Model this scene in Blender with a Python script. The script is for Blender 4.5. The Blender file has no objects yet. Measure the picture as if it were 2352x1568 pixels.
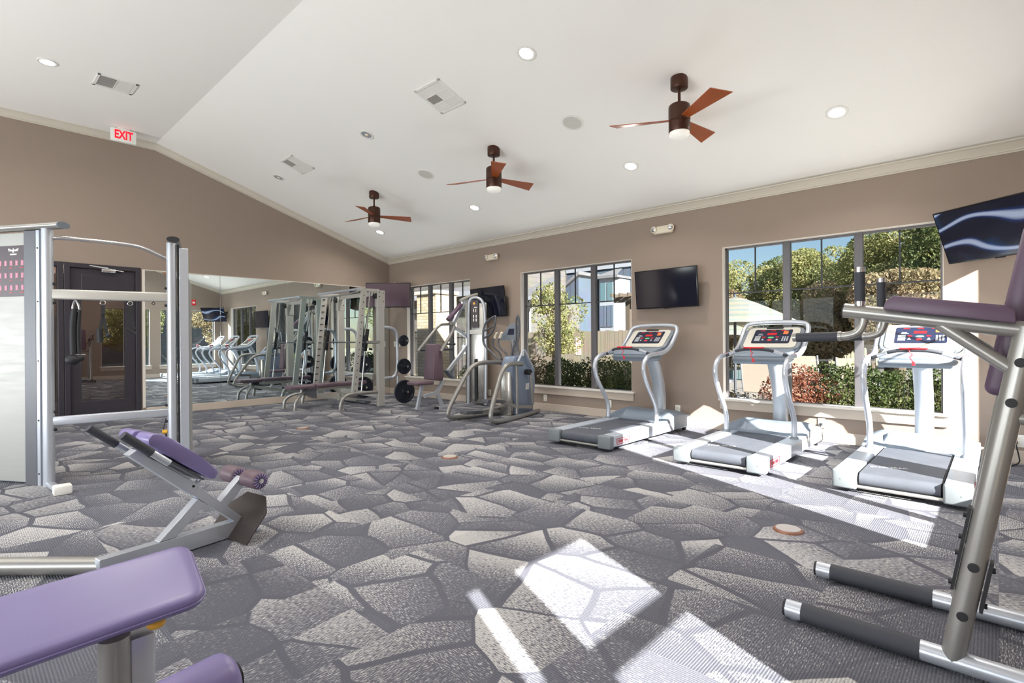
import bpy, bmesh, math, random
from mathutils import Vector as V, Matrix, Quaternion
random.seed(7)
C = bpy.context.scene
COL = C.collection
PI = math.pi
R = math.radians

# ------------------------------------------------------------------ materials
def nm(name):
    m = bpy.data.materials.new(name); m.use_nodes = True
    nt = m.node_tree
    return m, nt, nt.nodes['Principled BSDF'], nt.nodes['Material Output']

def mat(name, col, rough=0.5, metal=0.0, var=0.06, scale=30.0, bump=0.0, emit=0.0, coat=0.0, spec=0.5):
    m, nt, b, out = nm(name)
    tc = nt.nodes.new('ShaderNodeTexCoord')
    nz = nt.nodes.new('ShaderNodeTexNoise'); nz.inputs['Scale'].default_value = scale
    nz.inputs['Detail'].default_value = 4
    nt.links.new(tc.outputs['Object'], nz.inputs['Vector'])
    mx = nt.nodes.new('ShaderNodeMix'); mx.data_type = 'RGBA'
    mx.inputs['A'].default_value = [max(0, c*(1-var)) for c in col]+[1]
    mx.inputs['B'].default_value = [min(1, c*(1+var)) for c in col]+[1]
    nt.links.new(nz.outputs['Fac'], mx.inputs['Factor'])
    nt.links.new(mx.outputs['Result'], b.inputs['Base Color'])
    b.inputs['Roughness'].default_value = rough
    b.inputs['Metallic'].default_value = metal
    b.inputs['Specular IOR Level'].default_value = spec
    b.inputs['Coat Weight'].default_value = coat
    if bump:
        bp = nt.nodes.new('ShaderNodeBump'); bp.inputs['Strength'].default_value = bump
        bp.inputs['Distance'].default_value = 0.01
        nt.links.new(nz.outputs['Fac'], bp.inputs['Height']); nt.links.new(bp.outputs['Normal'], b.inputs['Normal'])
    if emit:
        b.inputs['Emission Color'].default_value = list(col)+[1]
        b.inputs['Emission Strength'].default_value = emit
    return m

def s2l(r, g, b):
    f = lambda c: (c/255/12.92) if c/255 <= 0.04045 else ((c/255+0.055)/1.055)**2.4
    return (f(r), f(g), f(b))

def brushed(name, col, rough, sc=(1, 1, 60), metal=1.0):
    m, nt, b, out = nm(name)
    tc = nt.nodes.new('ShaderNodeTexCoord'); mp = nt.nodes.new('ShaderNodeMapping')
    mp.inputs['Scale'].default_value = sc
    nz = nt.nodes.new('ShaderNodeTexNoise'); nz.inputs['Scale'].default_value = 3; nz.inputs['Detail'].default_value = 3
    nt.links.new(tc.outputs['Object'], mp.inputs['Vector']); nt.links.new(mp.outputs['Vector'], nz.inputs['Vector'])
    mr = nt.nodes.new('ShaderNodeMapRange'); mr.inputs['To Min'].default_value = rough*0.7; mr.inputs['To Max'].default_value = rough*1.3
    nt.links.new(nz.outputs['Fac'], mr.inputs['Value']); nt.links.new(mr.outputs['Result'], b.inputs['Roughness'])
    b.inputs['Base Color'].default_value = list(col)+[1]; b.inputs['Metallic'].default_value = metal
    return m

def glass_mat(name, tint, refl=1.0, rough=0.0):
    m, nt, b, out = nm(name)
    nt.nodes.remove(b)
    tr = nt.nodes.new('ShaderNodeBsdfTransparent'); tr.inputs['Color'].default_value = list(tint)+[1]
    gl = nt.nodes.new('ShaderNodeBsdfGlossy'); gl.inputs['Roughness'].default_value = rough
    fr = nt.nodes.new('ShaderNodeFresnel'); fr.inputs['IOR'].default_value = 1.5
    mu = nt.nodes.new('ShaderNodeMath'); mu.operation = 'MULTIPLY'; mu.inputs[1].default_value = refl; mu.use_clamp = True
    mx = nt.nodes.new('ShaderNodeMixShader')
    nt.links.new(fr.outputs[0], mu.inputs[0]); nt.links.new(mu.outputs[0], mx.inputs[0])
    nt.links.new(tr.outputs[0], mx.inputs[1]); nt.links.new(gl.outputs[0], mx.inputs[2])
    nt.links.new(mx.outputs[0], out.inputs['Surface'])
    return m

def carpet_mat():
    m, nt, b, out = nm('patterned carpet tile')
    N = nt.nodes.new; L = nt.links.new
    def math_(op, a=None, bb=None, c=None):
        n = N('ShaderNodeMath'); n.operation = op
        for i, v in enumerate((a, bb, c)):
            if v is None: continue
            if isinstance(v, (int, float)): n.inputs[i].default_value = v
            else: L(v, n.inputs[i])
        return n.outputs[0]
    def vmath(op, a, bb=None):
        n = N('ShaderNodeVectorMath'); n.operation = op
        for i, v in enumerate((a, bb)):
            if v is None: continue
            if isinstance(v, tuple): n.inputs[i].default_value = v
            else: L(v, n.inputs[i])
        return n.outputs[0]
    tc = N('ShaderNodeTexCoord').outputs['Object']
    T = 0.61
    tile = vmath('FLOOR', vmath('SCALE', tc)); 
    sc = tile.node.inputs[0].links[0].from_node; sc.inputs['Scale'].default_value = 1/T
    # drop z
    tz = vmath('MULTIPLY', tile, (1, 1, 0))
    wn = N('ShaderNodeTexWhiteNoise'); wn.noise_dimensions = '3D'; L(tz, wn.inputs['Vector'])
    # shift of the woven pattern on some tiles
    off = vmath('MULTIPLY', wn.outputs['Color'], (9.0, 9.0, 0))
    sepc = N('ShaderNodeSeparateColor'); L(wn.outputs['Color'], sepc.inputs['Color'])
    use = math_('GREATER_THAN', sepc.outputs[2], 0.52)
    us = N('ShaderNodeVectorMath'); us.operation = 'SCALE'; L(off, us.inputs[0]); L(use, us.inputs['Scale'])
    p = vmath('ADD', tc, us.outputs[0])
    # gentle warp
    nz = N('ShaderNodeTexNoise'); nz.inputs['Scale'].default_value = 1.3; L(p, nz.inputs['Vector'])
    wp = vmath('MULTIPLY', vmath('SUBTRACT', nz.outputs['Color'], (0.5, 0.5, 0.5)), (0.16, 0.16, 0))
    p2 = vmath('ADD', p, wp)
    p3 = vmath('MULTIPLY', p2, (1.0, 0.78, 0))
    ve = N('ShaderNodeTexVoronoi'); ve.voronoi_dimensions = '2D'; ve.feature = 'DISTANCE_TO_EDGE'; ve.inputs['Scale'].default_value = 3.0
    vc = N('ShaderNodeTexVoronoi'); vc.voronoi_dimensions = '2D'; vc.feature = 'F1'; vc.inputs['Scale'].default_value = 3.0
    L(p3, ve.inputs['Vector']); L(p3, vc.inputs['Vector'])
    cs = N('ShaderNodeSeparateColor'); L(vc.outputs['Color'], cs.inputs['Color'])
    # streaked yarn: anisotropic noise, direction flips per tile
    flip = math_('GREATER_THAN', sepc.outputs[0], 0.5)
    def yarn(scale):
        n = N('ShaderNodeTexNoise'); n.inputs['Scale'].default_value = 1.0; n.inputs['Detail'].default_value = 3
        L(vmath('MULTIPLY', tc, scale), n.inputs['Vector']); return n.outputs['Fac']
    ya, yb = yarn((45, 260, 1)), yarn((260, 45, 1))
    mixf = N('ShaderNodeMix'); L(flip, mixf.inputs['Factor']); L(ya, mixf.inputs['A']); L(yb, mixf.inputs['B'])
    yn = mixf.outputs['Result']
    # light polygons fading across the cell
    pos = N('ShaderNodeSeparateXYZ'); L(vmath('SUBTRACT', p3, vc.outputs['Position']), pos.inputs[0])
    dirx = math_('MULTIPLY', math_('SUBTRACT', cs.outputs[2], 0.35), 9.0)
    grad = math_('MULTIPLY_ADD', pos.outputs[0], dirx, math_('MULTIPLY', pos.outputs[1], 2.6))
    lightness = math_('ADD', math_('MULTIPLY_ADD', cs.outputs[0], 1.7, -0.58), grad)
    yv = math_('MULTIPLY', math_('SUBTRACT', yn, 0.5), 7.5)
    yv = math_('ADD', yv, lightness)
    cl = N('ShaderNodeMapRange'); cl.inputs['From Min'].default_value = 0.1; cl.inputs['From Max'].default_value = 1.25; L(yv, cl.inputs['Value'])
    ramp = N('ShaderNodeValToRGB'); e = ramp.color_ramp.elements
    e[0].position = 0; e[0].color = (*s2l(96, 97, 106), 1); e[1].position = 1; e[1].color = (*s2l(180, 178, 178), 1)
    e2 = ramp.color_ramp.elements.new(0.4); e2.color = (*s2l(114, 115, 122), 1)
    L(cl.outputs['Result'], ramp.inputs[0])
    # dark lanes between the polygons
    ed = N('ShaderNodeMapRange'); ed.inputs['From Min'].default_value = 0.040; ed.inputs['From Max'].default_value = 0.052
    L(ve.outputs['Distance'], ed.inputs['Value'])
    lane = math_('MAXIMUM', ed.outputs['Result'], math_('LESS_THAN', cs.outputs[1], 0.12))
    mx = N('ShaderNodeMix'); mx.data_type = 'RGBA'; L(lane, mx.inputs['Factor'])
    mx.inputs['A'].default_value = (*s2l(93, 94, 103), 1); L(ramp.outputs[0], mx.inputs['B'])
    # loop ribs
    sx = N('ShaderNodeSeparateXYZ'); L(tc, sx.inputs[0])
    mixr = N('ShaderNodeMix'); L(flip, mixr.inputs['Factor']); L(sx.outputs[1], mixr.inputs['A']); L(sx.outputs[0], mixr.inputs['B'])
    rib = math_('SINE', math_('MULTIPLY', mixr.outputs['Result'], 2*PI/0.0105))
    ribamt = math_('MULTIPLY_ADD', sepc.outputs[1], 0.16, 0.05)
    tone = math_('MULTIPLY_ADD', math_('MULTIPLY', rib, ribamt), 1.0, math_('MULTIPLY_ADD', sepc.outputs[0], 0.16, 0.92))
    fine = N('ShaderNodeTexNoise'); fine.inputs['Scale'].default_value = 260; L(tc, fine.inputs['Vector'])
    tone = math_('MULTIPLY', tone, math_('MULTIPLY_ADD', fine.outputs['Fac'], 1.1, 0.45))
    fin = N('ShaderNodeVectorMath'); fin.operation = 'SCALE'; L(mx.outputs['Result'], fin.inputs[0]); L(tone, fin.inputs['Scale'])
    L(fin.outputs[0], b.inputs['Base Color'])
    b.inputs['Roughness'].default_value = 0.95; b.inputs['Specular IOR Level'].default_value = 0.15
    bp = N('ShaderNodeBump'); bp.inputs['Strength'].default_value = 0.25; bp.inputs['Distance'].default_value = 0.004
    L(math_('ADD', rib, fine.outputs['Fac']), bp.inputs['Height']); L(bp.outputs['Normal'], b.inputs['Normal'])
    return m

def brick_mat(name, c1, c2, mortar, scale, rot=0):
    m, nt, b, out = nm(name)
    tc = nt.nodes.new('ShaderNodeTexCoord'); mp = nt.nodes.new('ShaderNodeMapping')
    mp.inputs['Rotation'].default_value = (R(90), 0, R(rot)) if rot else (R(90), 0, 0)
    br = nt.nodes.new('ShaderNodeTexBrick'); br.inputs['Scale'].default_value = scale
    br.inputs['Color1'].default_value = (*c1, 1); br.inputs['Color2'].default_value = (*c2, 1); br.inputs['Mortar'].default_value = (*mortar, 1)
    br.inputs['Mortar Size'].default_value = 0.015
    sp = nt.nodes.new('ShaderNodeSeparateXYZ'); cb = nt.nodes.new('ShaderNodeCombineXYZ')
    nt.links.new(tc.outputs['Object'], sp.inputs[0])
    ad = nt.nodes.new('ShaderNodeMath'); nt.links.new(sp.outputs[0], ad.inputs[0]); nt.links.new(sp.outputs[1], ad.inputs[1])
    nt.links.new(ad.outputs[0], cb.inputs[0]); nt.links.new(sp.outputs[2], cb.inputs[1])
    nt.links.new(cb.outputs[0], br.inputs['Vector']); nt.links.new(br.outputs['Color'], b.inputs['Base Color'])
    b.inputs['Roughness'].default_value = 0.9
    return m

def striped(name, ca, cb_, axis, period, duty=0.5, rough=0.7, soft=False):
    """stripes along an object axis"""
    m, nt, b, out = nm(name)
    tc = nt.nodes.new('ShaderNodeTexCoord'); sp = nt.nodes.new('ShaderNodeSeparateXYZ')
    nt.links.new(tc.outputs['Object'], sp.inputs[0])
    mu = nt.nodes.new('ShaderNodeMath'); mu.operation = 'DIVIDE'; mu.inputs[1].default_value = period
    fr = nt.nodes.new('ShaderNodeMath'); fr.operation = 'FRACT'
    gt = nt.nodes.new('ShaderNodeMath'); gt.operation = 'GREATER_THAN'; gt.inputs[1].default_value = duty
    nt.links.new(sp.outputs[axis], mu.inputs[0]); nt.links.new(mu.outputs[0], fr.inputs[0]); nt.links.new(fr.outputs[0], gt.inputs[0])
    nz = nt.nodes.new('ShaderNodeTexNoise'); nz.inputs['Scale'].default_value = 3
    nt.links.new(tc.outputs['Object'], nz.inputs['Vector'])
    mx = nt.nodes.new('ShaderNodeMix'); mx.data_type = 'RGBA'
    mx.inputs['A'].default_value = (*ca, 1); mx.inputs['B'].default_value = (*cb_, 1)
    nt.links.new(gt.outputs[0], mx.inputs['Factor'])
    mm = nt.nodes.new('ShaderNodeMix'); mm.data_type = 'RGBA'; mm.blend_type = 'MULTIPLY'; mm.inputs['Factor'].default_value = 0.35
    nt.links.new(mx.outputs['Result'], mm.inputs['A']); nt.links.new(nz.outputs['Color'], mm.inputs['B'])
    nt.links.new(mm.outputs['Result'], b.inputs['Base Color']); b.inputs['Roughness'].default_value = rough
    return m

def leaf_mat(name, c1, c2, c3):
    m, nt, b, out = nm(name)
    tc = nt.nodes.new('ShaderNodeTexCoord')
    nz = nt.nodes.new('ShaderNodeTexNoise'); nz.inputs['Scale'].default_value = 1.7; nz.inputs['Detail'].default_value = 6; nz.inputs['Roughness'].default_value = 0.8
    nt.links.new(tc.outputs['Object'], nz.inputs['Vector'])
    rp = nt.nodes.new('ShaderNodeValToRGB'); e = rp.color_ramp.elements
    e[0].position = 0.35; e[0].color = (*c1, 1); e[1].position = 0.65; e[1].color = (*c3, 1)
    k = rp.color_ramp.elements.new(0.5); k.color = (*c2, 1)
    nt.links.new(nz.outputs['Fac'], rp.inputs[0]); nt.links.new(rp.outputs[0], b.inputs['Base Color'])
    b.inputs['Roughness'].default_value = 0.7
    b.inputs['Subsurface Weight'].default_value = 0.0
    tl = nt.nodes.new('ShaderNodeBsdfTranslucent'); nt.links.new(rp.outputs[0], tl.inputs['Color'])
    mx = nt.nodes.new('ShaderNodeMixShader'); mx.inputs[0].default_value = 0.5
    nt.links.new(b.outputs[0], mx.inputs[1]); nt.links.new(tl.outputs[0], mx.inputs[2]); nt.links.new(mx.outputs[0], out.inputs['Surface'])
    return m

def screen_mat():
    """lit screen showing blurred white and blue ribbons on dark blue"""
    m, nt, b, out = nm('television picture')
    N = nt.nodes.new; L = nt.links.new
    tc = N('ShaderNodeTexCoord')
    nz = N('ShaderNodeTexNoise'); nz.inputs['Scale'].default_value = 2.2; nz.inputs['Detail'].default_value = 0.5; nz.inputs['Distortion'].default_value = 1.4
    L(tc.outputs['Object'], nz.inputs['Vector'])
    wv = N('ShaderNodeTexWave'); wv.inputs['Scale'].default_value = 1.5; wv.inputs['Distortion'].default_value = 7; wv.inputs['Detail'].default_value = 0.4; wv.inputs['Detail Scale'].default_value = 1.1
    wv.bands_direction = 'Z'
    L(tc.outputs['Object'], wv.inputs['Vector'])
    rp = N('ShaderNodeValToRGB'); e = rp.color_ramp.elements
    e[0].position = 0.72; e[0].color = (*s2l(3, 4, 16), 1); e[1].position = 0.99; e[1].color = (*s2l(140, 150, 170), 1)
    k = e.new(0.88); k.color = (*s2l(12, 34, 74), 1)
    L(wv.outputs['Color'], rp.inputs[0])
    mx = N('ShaderNodeMix'); mx.data_type = 'RGBA'; mx.blend_type = 'ADD'; mx.inputs['Factor'].default_value = 0.6
    rp2 = N('ShaderNodeValToRGB'); e = rp2.color_ramp.elements
    e[0].position = 0.55; e[0].color = (0, 0, 0, 1); e[1].position = 0.8; e[1].color = (*s2l(20, 56, 92), 1)
    L(nz.outputs['Fac'], rp2.inputs[0]); L(rp.outputs[0], mx.inputs['A']); L(rp2.outputs[0], mx.inputs['B'])
    b.inputs['Base Color'].default_value = (0.005, 0.005, 0.01, 1); b.inputs['Roughness'].default_value = 0.15
    L(mx.outputs['Result'], b.inputs['Emission Color']); b.inputs['Emission Strength'].default_value = 1.0
    return m

M = {}
M['wall'] = mat('taupe painted drywall', s2l(152, 136, 124), 0.75, var=0.025, scale=6, bump=0.02)
M['ceil'] = mat('warm white ceiling paint', s2l(246, 244, 240), 0.85, var=0.01, scale=3)
M['trim'] = mat('pale grey trim paint', s2l(208, 200, 186), 0.5, var=0.02, scale=10)
M['sillw'] = mat('off white window sill paint', s2l(222, 214, 204), 0.45, var=0.02, scale=10)
M['base'] = mat('greige baseboard paint', s2l(196, 182, 168), 0.5, var=0.02, scale=10)
M['carpet'] = carpet_mat()
M['bronze'] = mat('dark bronze window aluminium', s2l(98, 95, 98), 0.35, 0.3)
M['muntin'] = mat('black muntin', s2l(38, 38, 44), 0.4)
M['wglass'] = glass_mat('tinted window glass', (0.62, 0.64, 0.645), 0.22)
M['wglassc'] = glass_mat('clear window glass', (0.93, 0.94, 0.94), 0.6)
M['dglass'] = glass_mat('dark door glass', (0.45, 0.40, 0.40), 6.0)
M['mirror'] = brushed('silvered mirror', (0.86, 0.96, 0.98), 0.0)
M['mirror'].node_tree.nodes['Principled BSDF'].inputs['Roughness'].default_value = 0.0
for l in list(M['mirror'].node_tree.links):
    if l.to_socket.name == 'Roughness': M['mirror'].node_tree.links.remove(l)
M['silver'] = mat('silver powder coat', s2l(196, 201, 210), 0.32, 0.55, var=0.03)
M['champ'] = mat('champagne silver powder coat', s2l(158, 156, 152), 0.33, 0.6, var=0.03)
M['rack'] = mat('light grey rack paint', s2l(196, 194, 188), 0.35, 0.35, var=0.03)
M['steel'] = brushed('polished steel', (0.72, 0.73, 0.74), 0.15)
M['shroud'] = brushed('brushed tinted shroud', (0.62, 0.60, 0.56), 0.25, (60, 60, 1))
M['panelst'] = brushed('brushed steel sheet', (0.36, 0.36, 0.345), 0.5, (1, 1, 14), 0.3)
M['dgrey'] = mat('dark grey metal', s2l(96, 98, 104), 0.45, 0.3)
M['mgrey'] = mat('mid grey plastic', s2l(112, 120, 130), 0.5)
M['black'] = mat('black rubber', s2l(30, 30, 34), 0.6)
M['grip'] = mat('charcoal foam grip', s2l(58, 60, 68), 0.7, bump=0.1, scale=200)
M['purple'] = mat('purple vinyl', s2l(128, 118, 166), 0.34, var=0.07, scale=7, bump=0.03)
M['purpled'] = mat('plum vinyl', s2l(92, 72, 92), 0.42, var=0.07, scale=7, bump=0.03)
M['mauve'] = mat('mauve brown vinyl', s2l(104, 85, 96), 0.45, var=0.08, scale=8)
M['yellow'] = mat('amber plastic knob', s2l(236, 178, 60), 0.35)
M['plate'] = mat('black iron plate', s2l(38, 42, 54), 0.35, 0.2, var=0.1)
M['belt'] = mat('worn treadmill belt', s2l(80, 84, 93), 0.65, var=0.25, scale=9)
M['tside'] = mat('treadmill silver side rail', s2l(192, 198, 206), 0.35, 0.4, var=0.02)
M['tcap'] = mat('treadmill grey end cap', s2l(120, 126, 130), 0.5, var=0.03)
M['hood'] = mat('treadmill blue grey hood', s2l(128, 140, 154), 0.42, 0.1, var=0.03)
M['consol'] = mat('cream console face', s2l(200, 196, 186), 0.45)
M['navy'] = mat('navy display overlay', s2l(30, 36, 58), 0.3)
M['signw'] = mat('exit sign white', s2l(228, 230, 224), 0.4, emit=0.12)
M['red'] = mat('red plastic', s2l(210, 40, 52), 0.45)
M['led'] = mat('red led', s2l(170, 20, 26), 0.4, emit=0.5)
M['green'] = mat('green key', s2l(96, 190, 130), 0.5)
M['orange'] = mat('orange key', s2l(236, 120, 60), 0.5)
M['white'] = mat('white plastic', s2l(235, 233, 228), 0.4)
M['cream'] = mat('cream plastic', s2l(232, 222, 200), 0.4)
M['fanm'] = mat('oil rubbed bronze', s2l(74, 46, 34), 0.35, 0.5)
M['fanb'] = striped('cherry fan blade', s2l(178, 88, 36), s2l(162, 76, 28), 0, 0.02, 0.5, 0.4)
M['frost'] = mat('frosted glass bowl', s2l(236, 234, 228), 0.5, emit=0.25)
M['lamp'] = mat('lit downlight lens', (1.0, 0.97, 0.92), 0.4, emit=14)
M['speaker'] = mat('speaker grille', s2l(206, 204, 196), 0.8)
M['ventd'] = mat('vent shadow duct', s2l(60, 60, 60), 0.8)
M['tvb'] = mat('black television bezel', s2l(16, 16, 20), 0.25)
M['tvs'] = mat('dark television glass', s2l(14, 18, 34), 0.08)
M['tvp'] = mat('plum tinted television glass', s2l(66, 44, 58), 0.3, var=0.2, scale=2)  # plum glare on the screen put into the base colour
M['pict'] = screen_mat()
M['doorw'] = mat('espresso door stain', s2l(50, 46, 54), 0.4, var=0.12, scale=12)
M['brownw'] = striped('brown wood planks', s2l(120, 74, 50), s2l(104, 62, 42), 0, 0.14, 0.9, 0.5)
M['hallw'] = mat('brown hallway wall', s2l(116, 92, 82), 0.8)
M['sfloor'] = mat('hallway wood floor', s2l(170, 120, 84), 0.4, var=0.1)
M['copper'] = mat('copper outlet cover', s2l(150, 104, 84), 0.4, 0.3)
M['siding'] = striped('blue grey board siding', s2l(100, 110, 126), s2l(72, 80, 94), 1, 0.35, 0.93)
M['siding2'] = striped('greige lap siding', s2l(128, 122, 116), s2l(96, 92, 88), 2, 0.2, 0.93)
M['roof'] = mat('grey shingles', s2l(120, 118, 120), 0.9, var=0.2, scale=20)
M['extw'] = mat('white exterior trim', s2l(160, 162, 168), 0.6)
M['hglass'] = mat('house window pane', s2l(92, 118, 124), 0.15, var=0.15, scale=2)
M['fence'] = striped('weathered cedar fence', s2l(150, 138, 122), s2l(84, 76, 68), 1, 0.12, 0.95)
M['brick'] = brick_mat('tan brick', s2l(226, 208, 180), s2l(206, 184, 152), s2l(150, 132, 112), 3.0)
M['grass'] = mat('dry lawn and mulch', s2l(170, 160, 130), 0.95, var=0.4, scale=5)
M['gravel'] = mat('white gravel', s2l(236, 232, 226), 0.9, var=0.05, scale=40)  # bright ground tone chosen to bounce sun indoors
M['conc'] = mat('pale pool deck concrete', s2l(150, 143, 134), 0.9, var=0.06, scale=3)
M['pool'] = mat('pool water', s2l(90, 186, 190), 0.05, var=0.1, scale=2)
M['iron'] = mat('black iron fence', s2l(34, 34, 36), 0.5)
M['bark'] = mat('bark', s2l(96, 84, 72), 0.9, var=0.3)
M['lf_tree'] = leaf_mat('autumn green leaves', s2l(100, 112, 66), s2l(156, 156, 102), s2l(198, 184, 132))
M['lf_dark'] = leaf_mat('dark green leaves', s2l(76, 92, 58), s2l(118, 128, 80), s2l(166, 160, 110))
M['lf_tan'] = leaf_mat('tan green leaves', s2l(128, 120, 86), s2l(162, 146, 112), s2l(190, 164, 138))
M['lf_red'] = leaf_mat('red brown leaves', s2l(140, 88, 68), s2l(178, 120, 96), s2l(208, 166, 140))
M['lf_hedge'] = leaf_mat('hedge leaves', s2l(58, 78, 40), s2l(108, 122, 68), s2l(190, 178, 126))
M['umb'] = striped('striped umbrella canvas', s2l(156, 148, 134), s2l(132, 140, 134), 2, 0.11, 0.6)
M['sling'] = mat('tan lounger sling', s2l(206, 190, 174), 0.8)
M['shade'] = mat('grey roller shade fabric', s2l(150, 150, 150), 0.9)  # for the added sun blocker out of view
M['placard'] = mat('dark exercise placard', s2l(72, 62, 68), 0.4)
M['pink'] = mat('pink figure print', s2l(206, 140, 160), 0.6)
M['glassp'] = glass_mat('clear side shield', (0.82, 0.86, 0.88), 1.5)

# ------------------------------------------------------------------ mesh helpers
class MB:
    def __init__(s): s.bm = bmesh.new()
    def _add(s, verts, faces):
        vs = [s.bm.verts.new(v) for v in verts]
        for f in faces:
            try: s.bm.faces.new([vs[i] for i in f])
            except ValueError: pass
        return vs
    def merge(s, bm2, mtx=None):
        if mtx is not None: bmesh.ops.transform(bm2, matrix=mtx, verts=bm2.verts)
        idx = {v: s.bm.verts.new(v.co) for v in bm2.verts}
        for f in bm2.faces:
            try: s.bm.faces.new([idx[v] for v in f.verts])
            except ValueError: pass
        bm2.free(); return s
    def box(s, lo, hi, bev=0.0, seg=2, mtx=None):
        b = bmesh.new(); bmesh.ops.create_cube(b, size=1)
        c = [(lo[i]+hi[i])/2 for i in range(3)]; d = [max(1e-4, abs(hi[i]-lo[i])) for i in range(3)]
        for v in b.verts: v.co = V([c[i]+v.co[i]*d[i] for i in range(3)])
        if bev: bmesh.ops.bevel(b, geom=b.edges[:], offset=min(bev, min(d)*0.49), segments=seg, profile=0.5, affect='EDGES')
        return s.merge(b, mtx)
    def bar(s, p0, p1, w, h, up=(0, 0, 1), bev=0.0, seg=2):
        """rectangular bar along p0-p1, w across, h along 'up'"""
        p0, p1 = V(p0), V(p1); d = (p1-p0); L_ = d.length; d.normalize()
        up = V(up); side = up.cross(d)
        if side.length < 1e-4: side = V((1, 0, 0)).cross(d)
        side.normalize(); u = d.cross(side).normalized()
        m = Matrix((side, u, d)).transposed().to_4x4(); m.translation = (p0+p1)/2
        return s.box((-w/2, -h/2, -L_/2), (w/2, h/2, L_/2), bev, seg, m)
    def tube(s, pts, r, seg=12, smooth=0, closed=False, flat=1.0, flatup=(0, 0, 1)):
        pts = [V(p) for p in pts]
        for _ in range(smooth):
            q = []
            n = len(pts)
            rng = range(n) if closed else range(n-1)
            if not closed: q.append(pts[0])
            for i in rng:
                a, b = pts[i], pts[(i+1) % n]
                q += [a*0.75+b*0.25, a*0.25+b*0.75]
            if not closed: q.append(pts[-1])
            pts = q
        n = len(pts); rings = []
        t0 = (pts[1]-pts[0]).normalized()
        ref = V(flatup) if abs(t0.dot(V(flatup).normalized())) < 0.95 else V((1, 0, 0))
        nrm = (ref - t0*ref.dot(t0)).normalized(); prev = t0
        for i, p in enumerate(pts):
            if closed: t = (pts[(i+1) % n]-pts[i-1]).normalized()
            else: t = (pts[min(i+1, n-1)]-pts[max(i-1, 0)]).normalized()
            q = prev.rotation_difference(t); nrm = q @ nrm; nrm = (nrm - t*nrm.dot(t)).normalized(); prev = t
            bn = t.cross(nrm)
            rr = r[i*(len(r)-1)//max(1, n-1)] if isinstance(r, (list, tuple)) else r
            rings.append([s.bm.verts.new(p + nrm*(math.cos(2*PI*k/seg)*rr) + bn*(math.sin(2*PI*k/seg)*rr*flat)) for k in range(seg)])
        m = n if closed else n-1
        for i in range(m):
            a, b = rings[i], rings[(i+1) % n]
            for k in range(seg):
                s.bm.faces.new([a[k], a[(k+1) % seg], b[(k+1) % seg], b[k]])
        if not closed:
            s.bm.faces.new(rings[0][::-1]); s.bm.faces.new(rings[-1])
        return s
    def lathe(s, prof, origin=(0, 0, 0), axis=(0, 0, 1), seg=24):
        """prof: (radius, height) pairs; axis through origin"""
        o = V(origin); ax = V(axis).normalized()
        x = ax.orthogonal().normalized(); y = ax.cross(x)
        rings = []
        for (r, h) in prof:
            if r < 1e-5: rings.append([s.bm.verts.new(o+ax*h)])
            else: rings.append([s.bm.verts.new(o+ax*h+(x*math.cos(2*PI*k/seg)+y*math.sin(2*PI*k/seg))*r) for k in range(seg)])
        for a, b in zip(rings, rings[1:]):
            for k in range(seg):
                k2 = (k+1) % seg
                if len(a) == 1 and len(b) == 1: continue
                if len(a) == 1: s.bm.faces.new([a[0], b[k2], b[k]])
                elif len(b) == 1: s.bm.faces.new([a[k], a[k2], b[0]])
                else: s.bm.faces.new([a[k], a[k2], b[k2], b[k]])
        if len(rings[0]) > 1: s.bm.faces.new(rings[0][::-1])
        if len(rings[-1]) > 1: s.bm.faces.new(rings[-1])
        return s
    def cyl(s, p0, p1, r, seg=20, bev=0.0):
        p0, p1 = V(p0), V(p1); L_ = (p1-p0).length
        if bev: pr = [(0, 0), (r-bev, 0), (r-bev*0.3, bev*0.3), (r, bev), (r, L_-bev), (r-bev*0.3, L_-bev*0.3), (r-bev, L_), (0, L_)]
        else: pr = [(0, 0), (r, 0), (r, L_), (0, L_)]
        return s.lathe(pr, p0, p1-p0, seg)
    def prism(s, poly, vec, bev=0.0):
        """poly: 3d points of one face, extruded by vec"""
        b = bmesh.new(); vec = V(vec)
        lo = [b.verts.new(V(p)) for p in poly]; hi = [b.verts.new(V(p)+vec) for p in poly]
        n = len(poly)
        b.faces.new(lo[::-1]); b.faces.new(hi)
        for i in range(n): b.faces.new([lo[i], lo[(i+1) % n], hi[(i+1) % n], hi[i]])
        if bev: bmesh.ops.bevel(b, geom=b.edges[:], offset=bev, segments=2, profile=0.5, affect='EDGES')
        return s.merge(b)
    def sphere(s, c, r, sc=(1, 1, 1), seg=16):
        b = bmesh.new(); bmesh.ops.create_uvsphere(b, u_segments=seg, v_segments=max(6, seg//2), radius=r)
        for v in b.verts: v.co = V([v.co[i]*sc[i]+c[i] for i in range(3)])
        return s.merge(b)
    def text(s, body, size, origin, right, up, depth=0.002, bold=0.0):
        cu = bpy.data.curves.new('t', 'FONT'); cu.body = body; cu.size = size; cu.extrude = depth; cu.align_x = 'CENTER'; cu.align_y = 'CENTER'
        cu.offset = bold; cu.resolution_u = 3
        o = bpy.data.objects.new('t', cu); COL.objects.link(o)
        dg = bpy.context.evaluated_depsgraph_get(); me = bpy.data.meshes.new_from_object(o.evaluated_get(dg))
        b = bmesh.new(); b.from_mesh(me)
        r_, u_ = V(right).normalized(), V(up).normalized(); n_ = r_.cross(u_)
        m = Matrix((r_, u_, n_)).transposed().to_4x4(); m.translation = V(origin)
        s.merge(b, m); bpy.data.objects.remove(o); bpy.data.meshes.remove(me); bpy.data.curves.remove(cu)
        return s
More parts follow.
